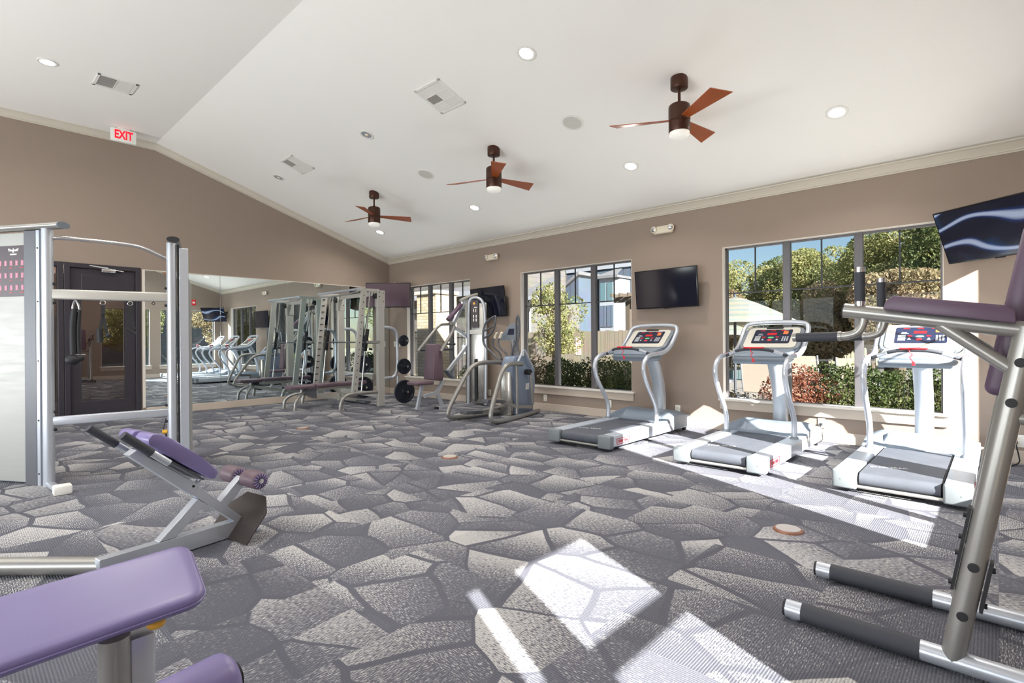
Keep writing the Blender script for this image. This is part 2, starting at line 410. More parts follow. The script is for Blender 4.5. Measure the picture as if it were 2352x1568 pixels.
    def build(s, name, material, parent=None, smooth=True, angle=40):
        bmesh.ops.recalc_face_normals(s.bm, faces=s.bm.faces)
        if parent is not None:
            # geometry is written in world metres; bring it into the parent chain's frame
            w = Matrix.Identity(4); o = parent
            while o is not None:
                w = Matrix.LocRotScale(o.location, o.rotation_euler, o.scale) @ w; o = o.parent
            bmesh.ops.transform(s.bm, matrix=w.inverted(), verts=s.bm.verts)
        me = bpy.data.meshes.new(name); s.bm.to_mesh(me); s.bm.free()
        if smooth:
            me.polygons.foreach_set('use_smooth', [True]*len(me.polygons))
            me.set_sharp_from_angle(angle=R(angle))
        o = bpy.data.objects.new(name, me); COL.objects.link(o)
        me.materials.append(material)
        if parent is not None: o.parent = parent
        return o

def build_each(mb, name, material, parent=None, smooth=True):
    """one object per loose piece"""
    bm = mb.bm; bm.verts.ensure_lookup_table(); seen = set()
    for v in bm.verts:
        if v in seen: continue
        st = [v]; isl = []; seen.add(v)
        while st:
            a = st.pop(); isl.append(a)
            for e in a.link_edges:
                b = e.other_vert(a)
                if b not in seen: seen.add(b); st.append(b)
        q = MB(); ix = {a: q.bm.verts.new(a.co) for a in isl}
        for f in {f for a in isl for f in a.link_faces}: q.bm.faces.new([ix[w] for w in f.verts])
        q.build(name, material, parent, smooth)
    bm.free()
def padmesh(mb, m, x0, y0, x1, y1, rad, t, soft=0.012):
    """upholstered slab with softly rolled edges; top at local z 0"""
    rings = []
    for ins, z in ((0.02, -t), (0.004, -t*0.94), (0.0, -t*0.7), (0.0, -soft), (soft*0.3, -soft*0.35), (soft, -soft*0.04), (soft*2.5, 0.0), (soft*6, 0.0015)):
        rr = max(0.004, rad-ins)
        rings.append([mb.bm.verts.new(m @ V((p[0], p[1], z))) for p in rounded(x0+ins, y0+ins, x1-ins, y1-ins, rr, 0)])
    for a, b in zip(rings, rings[1:]):
        n = len(a)
        for k in range(n): mb.bm.faces.new([a[k], a[(k+1) % n], b[(k+1) % n], b[k]])
    mb.bm.faces.new(rings[0][::-1]); mb.bm.faces.new(rings[-1]); return mb
def tag(o, label=None, cat=None, group=None, kind=None):
    if label: o['label'] = label
    if cat: o['category'] = cat
    if group: o['group'] = group
    if kind: o['kind'] = kind
    return o
def thing(name, label, cat, loc=(0, 0, 0), rot=0.0, group=None, kind=None):
    o = bpy.data.objects.new(name, None); o.location = loc; o.rotation_euler = (0, 0, rot); o.empty_display_size = 0.1
    COL.objects.link(o); return tag(o, label, cat, group, kind)
def kids(o): return [c for c in bpy.data.objects if c.parent == o]
def copy_tree(o, parent=None):
    c = o.copy(); COL.objects.link(c)
    if parent is not None: c.parent = parent
    for ch in kids(o): copy_tree(ch, c)
    return c
def centred(mb, name, material, label, cat, loc, group=None, kind=None):
    """single mesh thing whose origin is at loc"""
    bmesh.ops.translate(mb.bm, vec=-V(loc), verts=mb.bm.verts)
    o = mb.build(name, material); o.location = loc
    return tag(o, label, cat, group, kind)

# ------------------------------------------------------------------ room shell
XB, YA, YC, XL = 6.91, 10.28, -0.50, -4.0
ZF, ZP, XR = 4.50, 3.06, 2.345          # flat ceiling, plate height, crease
SL = (ZF-ZP)/(XB-XR)
def cz(x): return ZF if x <= XR else ZF-(x-XR)*SL
WT = 0.2
def struct(mb, name, m, parent=None, smooth=False):
    o = mb.build(name, m, parent, smooth=smooth)
    if parent is None: o['kind'] = 'structure'
    return o

mb = MB(); mb.box((XL-0.2, YC-0.2, -0.12), (XB+0.2, YA+0.2, 0)); struct(mb, 'floor', M['carpet'])
mb = MB()
mb.prism([(XL-0.2, YC-0.2, ZF), (XR, YC-0.2, ZF), (XB+0.2, YC-0.2, ZP-0.2*SL), (XB+0.2, YC-0.2, ZP+0.25), (XR, YC-0.2, ZF+0.25), (XL-0.2, YC-0.2, ZF+0.25)], (0, YA-YC+0.4, 0))
struct(mb, 'ceiling', M['ceil'])

def wall(name, axis, p0, p1, a0, a1, ztop, holes):
    """wall between planes p0..p1 on 'axis', running a0..a1, with rectangular holes (b0,b1,z0,z1)"""
    mb = MB()
    def B(u0, u1, z0, z1):
        if u1-u0 < 1e-4 or z1-z0 < 1e-4: return
        if axis == 'x': mb.box((p0, u0, z0), (p1, u1, z1))
        else: mb.box((u0, p0, z0), (u1, p1, z1))
    u = a0
    for (b0, b1, z0, z1) in sorted(holes):
        B(u, b0, 0, ztop); B(b0, b1, 0, z0); B(b0, b1, z1, ztop); u = b1
    B(u, a1, 0, ztop)
    return mb
# window openings on the right wall: (y0, y1, z0, z1)
WZ0, WZ1 = 0.40, 2.40
W3 = (0.405, 2.645, WZ0, WZ1); W2 = (3.99, 6.21, WZ0, WZ1); W1 = (7.53, 9.60, WZ0, WZ1)
mb = wall('wall_right', 'x', XB, XB+WT, YC-0.2, YA+0.2, ZP-0.02, [W1, W2, W3]); struct(mb, 'wall_right', M['wall'])
# gable end with the mirror and the door
DOOR = (0.42, 2.13, 0.0, 2.42)
mb = wall('wall_back', 'y', YA, YA+WT, XL-0.2, XB, 2.9, [DOOR])
mb.prism([(XL-0.2, YA, 2.9), (XB, YA, 2.9), (XB, YA, ZP), (XR, YA, ZF), (XL-0.2, YA, ZF)], (0, WT, 0))
struct(mb, 'wall_back', M['wall'])
# gable end behind the camera
C4 = (4.92, 6.62, WZ0, 2.33); C5 = (3.32, 4.62, WZ0, 2.33); C6 = (0.36, 1.60, 0.34, 2.33)
mb = wall('wall_front', 'y', YC-WT, YC, XL-0.2, XB, 2.9, [C4, C5, C6])
mb.prism([(XL-0.2, YC-WT, 2.9), (XB, YC-WT, 2.9), (XB, YC-WT, ZP), (XR, YC-WT, ZF), (XL-0.2, YC-WT, ZF)], (0, WT, 0))
struct(mb, 'wall_front', M['wall'])
LW = [(0.2, 2.9, 0.4, 3.4), (3.6, 6.3, 0.4, 3.4), (7.0, 9.7, 0.4, 3.4)]  # openings added in the unseen wall to let fill light in
mb = wall('wall_left', 'x', XL-WT, XL, YC-0.2, YA+0.2, ZF, LW); struct(mb, 'wall_left', M['wall'])

# crown moulding
def crown(pts, inward, name):
    """pts: ceiling line on the wall; profile hangs 0.10 and projects 0.09"""
    prof = [(0, 0), (0.095, 0), (0.095, -0.014), (0.075, -0.022), (0.05, -0.045), (0.03, -0.068), (0.024, -0.075), (0.024, -0.088), (0.012, -0.092), (0.012, -0.106), (0, -0.106)]
    mb = MB(); rings = []
    iv = V(inward)
    for p in pts:
        rings.append([mb.bm.verts.new(V(p)+iv*a+V((0, 0, b))) for a, b in prof])
    for a, b in zip(rings, rings[1:]):
        for k in range(len(prof)): mb.bm.faces.new([a[k], a[(k+1) % len(prof)], b[(k+1) % len(prof)], b[k]])
    mb.bm.faces.new(rings[0][::-1]); mb.bm.faces.new(rings[-1])
    struct(mb, name, M['trim'])
crown([(XB, YC, ZP+0.005), (XB, YA, ZP+0.005)], (-1, 0, 0), 'trim_1')
crown([(XB, YA, ZP+0.005), (XR, YA, ZF+0.005), (XL, YA, ZF+0.005)], (0, -1, 0), 'trim_2')
crown([(XB, YC, ZP+0.005), (XR, YC, ZF+0.005), (XL, YC, ZF+0.005)], (0, 1, 0), 'trim_3')
# baseboards
def baseb(lo, hi, name):
    mb = MB(); mb.box(lo, hi, 0.006, 2); struct(mb, name, M['base'])
BH = 0.125
baseb((XB-0.018, YC, 0), (XB, YA, BH), 'baseboard_right')
baseb((2.2, YA-0.018, 0), (XB-0.02, YA, 0.127), 'baseboard_back')
baseb((XL, YA-0.018, 0), (0.33, YA, 0.127), 'baseboard_back_left')
baseb((XL, YC, 0), (XB-0.02, YC+0.018, BH), 'baseboard_front')
baseb((XL, YC+0.02, 0), (XL+0.018, YA-0.02, BH), 'baseboard_left')

# windows
def window(num, axis, pos, sgn, u0, u1, z0, z1, secs, sill=True, half=True, glass='wglass'):
    """pos: inner wall face; sgn: +1 when outside lies toward +axis"""
    w = thing('window_%d' % num, None, None, (pos, (u0+u1)/2, z0) if axis == 'x' else ((u0+u1)/2, pos, z0), kind='structure')
    def P(u, d, z): return (pos+sgn*d, u, z) if axis == 'x' else (u, pos+sgn*d, z)
    def bx(mb, ua, ub, da, db, za, zb, bev=0.0):
        a, b = P(ua, da, za), P(ub, db, zb)
        mb.box([min(a[i], b[i]) for i in range(3)], [max(a[i], b[i]) for i in range(3)], bev)
    D = 0.115
    mb = MB()   # outer frame
    bx(mb, u0, u0+0.028, D-0.03, D+0.03, z0, z1); bx(mb, u1-0.028, u1, D-0.03, D+0.03, z0, z1)
    bx(mb, u0, u1, D-0.03, D+0.03, z0, z0+0.028); bx(mb, u0, u1, D-0.03, D+0.03, z1-0.028, z1)
    mb.build('window_frame', M['bronze'], w, False)
    n = secs
    edges = [u0+(u1-u0)*i/n for i in range(n+1)]
    for i in range(1, n):
        mb = MB(); bx(mb, edges[i]-0.042, edges[i]+0.042, D-0.035, D+0.035, z0, z1, 0.004); mb.build('mullion', M['bronze'], w, False)
    zt = z0+(z1-z0)*0.70
    mb = MB()
    bx(mb, u0+0.02, u1-0.02, D-0.008, D+0.012, zt-0.008, zt+0.008)
    if half:
        for i in range(n):
            c = (edges[i]+edges[i+1])/2
            bx(mb, c-0.007, c+0.007, D-0.008, D+0.012, zt, z1)
    mb.build('muntins', M['muntin'], w, False)
    for i in range(n):
        mb = MB(); a = edges[i]+(0.042 if i else 0.028)-0.01; b = edges[i+1]-(0.042 if i < n-1 else 0.028)+0.01
        bx(mb, a, b, D-0.002, D+0.002, z0+0.02, z1-0.02); mb.build('pane', M[glass], w, False)
    # painted drywall return
    mb = MB()
    bx(mb, u0-0.002, u0+0.006, 0.001, D-0.03, z0, z1); bx(mb, u1-0.006, u1+0.002, 0.001, D-0.03, z0, z1); bx(mb, u0, u1, 0.001, D-0.03, z1-0.006, z1+0.002)
    mb.build('reveal', M['sillw'], w, False)
    if sill:
        mb = MB(); bx(mb, u0-0.05, u1+0.05, -0.045, D-0.03, z0-0.006, z0+0.022, 0.006); mb.build('window_sill', M['sillw'], w, False)
        mb = MB(); bx(mb, u0-0.035, u1+0.035, -0.022, 0.0, z0-0.115, z0-0.006, 0.004); mb.build('apron', M['base'], w, False)
    return w
window(1, 'x', XB, 1, *W1, 3); window(2, 'x', XB, 1, *W2, 3); window(3, 'x', XB, 1, *W3, 3)
window(4, 'y', YC, -1, *C4, 1, glass='wglassc'); window(5, 'y', YC, -1, *C5, 2, half=False, glass='wglassc'); window(6, 'y', YC, -1, *C6, 1, half=False, glass='wglassc')
window(7, 'x', XL, -1, *LW[0], 3); window(8, 'x', XL, -1, *LW[1], 3); window(9, 'x', XL, -1, *LW[2], 3)
# added unseen sheet and bars behind the camera, shaping the sun patches on the floor
mb = MB(); mb.box((0.38, YC-0.155, 1.385), (1.58, YC-0.145, 2.32)); mb.box((0.38, YC-0.165, 1.375), (1.58, YC-0.135, 1.40), 0.005)
centred(mb, 'roller_shade', M['shade'], 'grey roller shade lowered over the top of the window behind', 'shade', (1.0, YC-0.055, 1.3))
mb = MB(); mb.box((0.60, YC-0.16, 0.34), (0.84, YC-0.12, 1.4)); mb.box((0.36, YC-0.16, 0.915), (1.60, YC-0.12, 0.985)); mb.box((1.46, YC-0.16, 0.34), (1.60, YC-0.12, 1.4)); mb.box((0.36, YC-0.16, 0.34), (0.51, YC-0.12, 1.4)); struct(mb, 'trim_4', M['bronze'])

# door, sidelight and the hallway seen through them
dr = thing('door_1', None, None, (1.66, YA+0.05, 0), kind='structure')
def dframe(x0, x1, parent, name='door_frame'):
    mb = MB()
    for a, b in ((x0, x0+0.07), (x1-0.07, x1)): mb.box((a, YA-0.02, 0), (b, YA+0.14, 2.42), 0.006)
    mb.box((x0+0.068, YA-0.017, 2.352), (x1-0.068, YA+0.138, 2.418), 0.004); mb.build(name, M['doorw'], parent, False)
dframe(1.172, 2.133, dr)
mb = MB()
x0, x1, yl = 1.245, 2.06, YA+0.045
mb.box((x0, yl-0.022, 0.01), (x1, yl+0.022, 0.30), 0.004); mb.box((x0, yl-0.022, 2.0), (x1, yl+0.022, 2.345), 0.004)
mb.box((x0, yl-0.022, 0.3), (x0+0.13, yl+0.022, 2.0)); mb.box((x1-0.14, yl-0.022, 0.3), (x1, yl+0.022, 2.0))
mb.box((x0+0.13, yl-0.026, 2.02), (x1-0.14, yl+0.026, 2.26), 0.01)
leaf = mb.build('door_leaf', M['doorw'], dr, False)
mb = MB(); mb.box((x0+0.12, yl-0.006, 0.29), (x1-0.13, yl+0.006, 2.01)); mb.build('pane', M['dglass'], dr, False)
mb = MB(); mb.box((1.62, YA-0.04, 2.30), (1.80, YA-0.003, 2.36), 0.008); mb.bar((1.70, YA-0.05, 2.37), (1.46, YA-0.09, 2.385), 0.02, 0.012); mb.bar((1.46, YA-0.09, 2.385), (1.90, YA-0.01, 2.335), 0.02, 0.012); mb.build('door_closer', M['steel'], dr)
mb = MB(); mb.cyl((x0+0.05, yl-0.02, 1.02), (x0+0.05, yl-0.08, 1.02), 0.014); mb.cyl((x0+0.04, yl-0.075, 1.02), (x0+0.17, yl-0.075, 1.02), 0.010); mb.build('door_handle', M['steel'], dr)
sd = thing('window_10', None, None, (0.79, YA+0.05, 0), kind='structure')
dframe(0.42, 1.168, sd, 'window_frame')
mb = MB(); mb.box((0.46, YA+0.04, 0.02), (1.11, YA+0.05, 2.36)); mb.build('pane', M['dglass'], sd, False)
# hallway
mb = MB(); mb.box((-1.2, YA+WT, -0.12), (3.4, YA+3.2, 0)); struct(mb, 'floor_hallway', M['sfloor'])
mb = MB(); mb.box((-1.2, YA+3.2, 0), (3.4, YA+3.3, 2.7)); mb.box((3.4, YA+WT, 0), (3.5, YA+3.3, 2.7)); mb.box((-1.3, YA+WT, 0), (-1.2, YA+3.3, 2.7)); struct(mb, 'wall_hallway', M['hallw'])
mb = MB(); mb.box((-1.3, YA+WT, 2.7), (3.5, YA+3.3, 2.8)); struct(mb, 'ceiling_hallway', M['ceil'])
mb = MB(); mb.box((-0.4, YA+3.12, 0), (1.75, YA+3.19, 2.35)); centred(mb, 'wood_cabinet', M['brownw'], 'brown plank storage cabinet in the hallway beyond the glass door', 'cabinet', (0.7, YA+3.15, 0))

# mirror panels
seams = [2.19, 3.325, 4.52, 5.70, 6.885]
names = ['mirror panel beside the door frame, partly behind the cable tower', 'mirror panel second from the door, reflecting the wall clock corner and screens', 'mirror panel behind the bench end, third from the door', 'mirror panel in the room corner behind the smith machine']
names[1] = 'mirror panel second from the door, reflecting the row of treadmills'
for i in range(4):
    a, b = seams[i], seams[i+1]
    mb = MB(); mb.box((a+0.0015, YA-0.007, 0.127), (b-0.0015, YA-0.001, 2.389), 0.0015, 1)
    o = centred(mb, 'mirror', M['mirror'], names[i], 'mirror', ((a+b)/2, YA-0.004, 0.127), 'mirror panels on the gable wall')
    o.rotation_euler = (0, 0, [0.0, 0.0022, -0.0022, 0.0][i])
mb = MB(); mb.box((2.15, YA-0.012, 0.13), (2.19, YA-0.0005, 2.40), 0.002); mb.box((2.19, YA-0.009, 2.389), (6.885, YA-0.0005, 2.40)); struct(mb, 'trim_5', M['sillw'])

# ------------------------------------------------------------------ ceiling fittings
th = math.atan(SL)
def slope_frame(x, y, d=0.0):
    """matrix whose local -z points down out of the slope; d pushes it off the ceiling"""
    if x <= XR:
        m = Matrix.Identity(4); m.translation = (x, y, ZF-d); return m
    m = Matrix.Rotation(th, 4, 'Y'); n = V((math.sin(th), 0, math.cos(th)))
    m.translation = V((x, y, cz(x))) - n*d
    return m
def on_ceiling(root, x, y, d=0.0):
    m = slope_frame(x, y, d); root.location = m.translation; root.rotation_euler = m.to_euler()

def make_downlight(lit=True):
    r = thing('downlight', 'x', 'ceiling light', group='recessed downlights in the ceiling')
    mb = MB(); mb.lathe([(0.068, 0.0), (0.098, -0.001), (0.098, -0.006), (0.085, -0.010), (0.070, -0.006), (0.068, 0.0)], (0, 0, 0), seg=28); mb.build('trim_ring', M['white'], r)
    if lit:
        mb = MB(); mb.lathe([(0.0, -0.0045), (0.069, -0.0045), (0.069, -0.0015), (0, -0.0015)], (0, 0, 0), seg=28); mb.build('lens', M['lamp'], r)
    else:
        mb = MB(); mb.lathe([(0.0685, -0.003), (0.052, -0.0016), (0.0, -0.0012), (0.0, -0.0008), (0.0685, -0.0008)], (0, 0, 0), seg=28); mb.build('reflector', M['silver'], r)
        mb = MB(); mb.lathe([(0.0, -0.014), (0.018, -0.012), (0.028, -0.004), (0.028, -0.001), (0, -0.001)], (0.004, 0, 0), seg=20); mb.build('bulb', M['cream'], r)
    return r
DL = [(0.80, 8.17, 'lit downlight in the flat ceiling at far left, nearest the exit sign'),
      (3.872, 3.384, 'lit downlight high on the slope, topmost and largest in view'),
      (5.866, 1.137, 'lit downlight to the right of the nearest ceiling fan'),
      (5.866, 3.387, 'lit downlight low on the slope between the nearest fan and the window wall'),
      (5.885, 6.293, 'lit downlight below the middle ceiling fan'),
      (5.884, 9.063, 'lit downlight under the farthest fan, closest to the room corner')]
p = make_downlight(True)
for i, (x, y, lab) in enumerate(DL):
    o = p if i == 0 else copy_tree(p); on_ceiling(o, x, y); o['label'] = lab
for (x, y) in [(3.872, 0.6), (0.8, 3.4), (0.8, 5.8), (-1.8, 1.5), (-1.8, 4.5), (-1.8, 7.5), (5.866, -0.1)][:6]:
    o = copy_tree(p); on_ceiling(o, x, y); o['label'] = 'lit downlight in the ceiling outside the view of the photo, row at x %s' % ('left' if x < 0 else 'middle')
p2 = make_downlight(False)
for i, (x, y, lab) in enumerate([(3.886, 6.297, 'unlit downlight with shiny reflector between the big air vent and the small one'), (3.864, 9.044, 'unlit downlight with shiny reflector next to the small air vent, farther one')]):
    o = p2 if i == 0 else copy_tree(p2); on_ceiling(o, x, y); o['label'] = lab
# round speakers
def speaker(): 
    r = thing('ceiling_speaker', 'x', 'speaker', group='round ceiling speakers')
    mb = MB(); mb.lathe([(0.108, 0), (0.132, -0.001), (0.132, -0.006), (0.112, -0.009), (0.108, -0.005), (0.108, 0)], seg=32); mb.build('rim', M['white'], r)
    mb = MB(); mb.lathe([(0, -0.006), (0.109, -0.006), (0.109, -0.0015), (0, -0.0015)], seg=32); mb.build('grille', M['speaker'], r)
    return r
s_ = speaker()
for i, (x, y, lab) in enumerate([(4.888, 3.575, 'round flush ceiling speaker left of the nearest fan'), (4.882, 6.283, 'round flush ceiling speaker left of the middle fan, farther one')]):
    o = s_ if i == 0 else copy_tree(s_); on_ceiling(o, x, y); o['label'] = lab
# air vents
def vent(sx, sy, cols, rows, dark):
    r = thing('air_vent', 'x', 'vent', group='ceiling air vents')
    mb = MB(); b = 0.035
    mb.box((-sx/2, -sy/2, -0.010), (sx/2, -sy/2+b, 0), 0.003); mb.box((-sx/2, sy/2-b, -0.010), (sx/2, sy/2, 0), 0.003)
    mb.box((-sx/2, -sy/2, -0.010), (-sx/2+b, sy/2, 0), 0.003); mb.box((sx/2-b, -sy/2, -0.010), (sx/2, sy/2, 0), 0.003)
    iw, ih = sx-2*b, sy-2*b
    for i in range(1, cols): x = -iw/2+iw*i/cols; mb.box((x-0.005, -ih/2, -0.009), (x+0.005, ih/2, 0))
    for j in range(1, rows): y = -ih/2+ih*j/rows; mb.box((-iw/2, y-0.005, -0.009), (iw/2, y+0.005, 0))
    mb.build('vent_frame', M['white'], r, False)
    mb = MB(); mb.box((-iw/2, -ih/2, -0.0015), (iw/2, ih/2, -0.0005)); mb.build('duct_backing', M['ventd'], r)  # dark sheet painted as the shade inside the duct
    mb = MB()
    for i in range(cols):
        for j in range(rows):
            xa, xb = -iw/2+iw*i/cols, -iw/2+iw*(i+1)/cols; ya, yb = -ih/2+ih*j/rows, -ih/2+ih*(j+1)/rows
            n = 12
            for k in range(n):
                y = ya+(yb-ya)*(k+0.5)/n; w = 0.30 if (i, j) in dark else 0.92
                h = (yb-ya)/n*w/2
                mb.box((xa+0.004, y-h, -0.006), (xb-0.004, y+h, -0.0045))
    mb.build('louvres', M['white'], r, False)
    return r
v = vent(0.44, 0.44, 3, 2, [(1, 1)]); on_ceiling(v, 3.873, 4.71); v['label'] = 'large square white air vent with six louvre sections, nearest one on the slope'
v = vent(0.40, 0.42, 2, 2, [(0, 1)]); on_ceiling(v, 3.81, 8.22); v['label'] = 'smaller white air vent farther along the slope, above the far downlight'
v = vent(0.42, 0.40, 2, 1, [(0, 0)]); on_ceiling(v, 1.46, 8.24); v['label'] = 'white rectangular air vent in the flat ceiling near the exit sign'

# ceiling fans
def fan(x, y, angs, label):
    zc = cz(x); r = thing('ceiling_fan', label, 'ceiling fan', (x, y, zc), group='bronze ceiling fans in a row')
    mb = MB(); mb.cyl((x, y, zc-0.10), (x, y, zc+0.02), 0.082, 28, 0.012); mb.build('canopy', M['fanm'], r)
    mb = MB(); mb.cyl((x, y, zc-0.25), (x, y, zc-0.05), 0.014, 12); mb.lathe([(0.014, 0), (0.022, -0.01), (0.032, -0.035), (0.034, -0.05), (0, -0.05)], (x, y, zc-0.215)); mb.build('downrod', M['fanm'], r)
    z0 = zc-0.25
    mb = MB(); mb.lathe([(0, 0), (0.085, 0), (0.099, -0.012), (0.102, -0.03), (0.102, -0.155), (0.096, -0.160), (0.096, -0.172), (0.101, -0.176), (0.101, -0.262), (0.098, -0.268), (0, -0.268)], (x, y, z0), seg=32); mb.build('motor_housing', M['fanm'], r)
    mb = MB(); mb.lathe([(0, -0.268), (0.094, -0.268), (0.094, -0.292), (0.080, -0.312), (0.05, -0.324), (0, -0.328)], (x, y, z0), seg=32); mb.build('light_bowl', M['frost'], r)
    for a in angs:
        d = V((math.cos(a), math.sin(a), 0)); s = V((-math.sin(a), math.cos(a), 0)); zb = z0-0.150
        def pt(rad, w): return V((x, y, zb))+d*rad+s*w+V((0, 0, -w*0.24))
        mb = MB(); poly = [pt(0.085, -0.036), pt(0.085, 0.036), pt(0.30, 0.052), pt(0.62, 0.080), pt(0.66, 0.0), pt(0.60, -0.085), pt(0.30, -0.054)]
        poly = [pt(0.085, -0.036), pt(0.085, 0.036), pt(0.66, 0.088), pt(0.60, -0.088)]
        mb.prism(poly, (0, 0, 0.007)); mb.build('fan_blade', M['fanb'], r, False)
    return r
FB = {}
def ang(dx, dy): return math.atan2(dy, dx)
fan(4.822, 2.253, [R(118), R(238), R(358)], 'nearest and largest ceiling fan with three reddish wooden blades')
fan(4.855, 4.820, [R(110), R(230), R(350)], 'middle one of the three bronze ceiling fans')
fan(4.878, 7.687, [R(98), R(218), R(338)], 'farthest and smallest ceiling fan, closest to the gable wall')

# exit sign
r = thing('exit_sign', 'white exit sign with red letters hanging below the flat ceiling', 'exit sign', (1.84, 9.86, ZF))
mb = MB(); mb.box((1.68, 9.84, 4.285), (2.00, 9.88, 4.475), 0.006); mb.build('sign_panel', M['signw'], r)
mb = MB(); mb.box((1.76, 9.835, 4.475), (1.92, 9.885, ZF), 0.004); mb.build('ceiling_bracket', M['white'], r)
mb = MB(); mb.text('EXIT', 0.178, (0, 0, 0), (1, 0, 0), (0, 0, 1), 0.001, 0.006)
for v_ in mb.bm.verts: v_.co = V((1.84+v_.co.x*0.64, 9.8385+v_.co.y, 4.382+v_.co.z))
mb.build('exit_lettering', mat('exit red', s2l(235, 20, 45), 0.5, emit=0.8), r, False)

# emergency lights on the window wall
def emerg(y, z, label):
    r = thing('emergency_light', label, 'emergency light', (XB, y, z), group='twin-head emergency lights')
    mb = MB(); mb.box((XB-0.065, y-0.145, z-0.055), (XB, y+0.145, z+0.055), 0.022, 3); mb.build('housing', M['cream'], r)
    for s in (-1, 1):
        mb = MB(); c = V((XB-0.065, y+s*0.125, z+0.01)); mb.lathe([(0.0, -0.03), (0.036, -0.03), (0.048, 0.0), (0.048, 0.016), (0.040, 0.022), (0, 0.026)], c, (-1, s*0.25, -0.1), 20); mb.build('lamp_head', M['cream'], r)
        mb = MB(); mb.lathe([(0, 0), (0.034, 0), (0.02, 0.006), (0, 0.008)], c+V((-0.023, s*0.006, -0.002)), (-1, s*0.25, -0.1), 18); mb.build('lamp_lens', M['steel'], r)
    return r
emerg(3.46, 2.75, 'cream emergency light with two heads above the wall television')
emerg(6.885, 2.745, 'cream emergency light with two heads farther away, above the partly hidden television')

# televisions
def tv(p, w, h, screen, label, logo=True):
    x, y, z, a, t = p
    nh = V((-math.cos(a), math.sin(a), 0)); e = V((-math.sin(a), -math.cos(a), 0))
    up = V((0, 0, 1))*math.cos(t)+nh*math.sin(t); n = up.cross(e) 
    if n.dot(nh) < 0: n = -n
    c = V((x, y, z))
    r = thing('television', label, 'television', (x, y, z), group='wall televisions')
    mtx = Matrix((-e, up, n)).transposed().to_4x4(); mtx.translation = c
    if mtx.determinant() < 0: mtx = Matrix((e, up, n)).transposed().to_4x4(); mtx.translation = c
    def bx(lo, hi, bev=0.0): 
        m_ = MB(); m_.box(lo, hi, bev, 2, mtx); return m_
    mb = bx((-w/2, -h/2, -0.032), (w/2, h/2, 0.0), 0.006); mb.box((-0.04, -h/2-0.008, -0.02), (0.04, -h/2+0.004, 0.002), 0.003, 2, mtx); mb.build('bezel', M['tvb'], r)
    mb = bx((-w/2+0.014, -h/2+0.018, 0.0), (w/2-0.014, h/2-0.014, 0.0015)); mb.build('screen', screen, r, False)
    # bracket to the wall
    back = c-n*0.04; wallp = V((XB-0.022, y, z)) if abs(a) < 0.7 else V((XB-0.022, 9.95, z))
    mb = MB(); mb.box((-0.11, -0.13, -0.040), (0.11, 0.13, -0.030), 0.002, 2, mtx)
    mid = back.lerp(wallp, 0.5)+V((0, -0.03, 0))
    if (back-wallp).length > 0.06: mb.bar(back, mid, 0.03, 0.03); mb.bar(mid, wallp, 0.03, 0.03)
    mb.box((XB-0.012, wallp.y-0.22, wallp.z-0.13), (XB-0.0015, wallp.y+0.10, wallp.z+0.13), 0.004)
    mb.build('wall_bracket', M['tvb'], r)
    return r
tv((6.436, 0.0454, 2.1747, 0.642, 0.382), 0.926, 0.531, M['pict'], 'switched-on television showing blurred white ribbons, at the right edge')
tv((6.770, 3.386, 1.908, 0.05, 0.101), 0.950, 0.5445, M['tvs'], 'black television on the wall between the tree window and the fence window')
tv((6.812, 6.949, 1.909, 0.086, 0.133), 0.970, 0.555, M['tvs'], 'black television partly hidden behind the chest press tower')
tv((6.422, 9.60, 2.186, -0.769, 0.02), 0.96, 0.53, M['tvp'], 'plum tinted television in the room corner behind the smith machine')

# outlets and switches
def outlet(y, z, label, x=XB-0.001, plug=False, w=0.075, h=0.115):
    r = thing('wall_outlet', label, 'outlet', (x, y, z), group='white wall outlets')
    mb = MB(); mb.box((x-0.006, y-w/2, z-h/2), (x, y+w/2, z+h/2), 0.002); mb.build('cover_plate', M['white'], r)
    mb = MB()
    for dz in (-0.025, 0.025): mb.box((x-0.008, y-0.017, z+dz-0.014), (x-0.005, y+0.017, z+dz+0.014), 0.002)
    mb.build('receptacle', M['cream'], r)
outlet(5.652, 0.215, 'white wall outlet under the fence window, beside the elliptical trainer')
outlet(4.382, 0.215, 'white wall outlet under the fence window, behind the nearer upright of the far treadmill')
outlet(3.273, 0.225, 'white wall outlet behind the hood of the farthest treadmill')
outlet(1.508, 0.215, 'white wall outlet between the two nearest treadmills, with a plug in it')
outlet(-0.133, 0.215, 'white wall outlet at the right edge near the knee raise station', w=0.12)
outlet(7.0, 0.215, 'white wall outlet between the chest press and the elliptical trainer')
for (y, z0) in ((1.508, 0.20), (-0.12, 0.20)):
    mb = MB(); mb.box((XB-0.035, y-0.014, z0-0.012), (XB-0.008, y+0.014, z0+0.016), 0.004)
    mb.tube([(XB-0.034, y, z0), (XB-0.06, y-0.005, z0-0.03), (XB-0.055, y-0.02, 0.09), (XB-0.07, y-0.03, 0.02), (XB-0.22, y+0.03, 0.008)], 0.006, 8, 2)
    centred(mb, 'power_cord', M['black'], 'black power cord hanging from the outlet %s' % ('between the two nearest treadmills' if y > 1 else 'at the right edge of the photo'), 'cord', (XB-0.05, y, 0))
r = thing('light_switch', 'pair of white switch plates on the window wall corner', 'light switch', (6.9, 9.95, 1.13))
for y in (9.90, 10.06):
    mb = MB(); mb.box((XB-0.006, y-0.045, 1.07), (XB-0.001, y+0.045, 1.19), 0.002); mb.build('switch_plate', M['white'], r)
    mb = MB(); mb.box((XB-0.011, y-0.012, 1.10), (XB-0.005, y+0.012, 1.16), 0.002); mb.build('rocker', M['cream'], r)

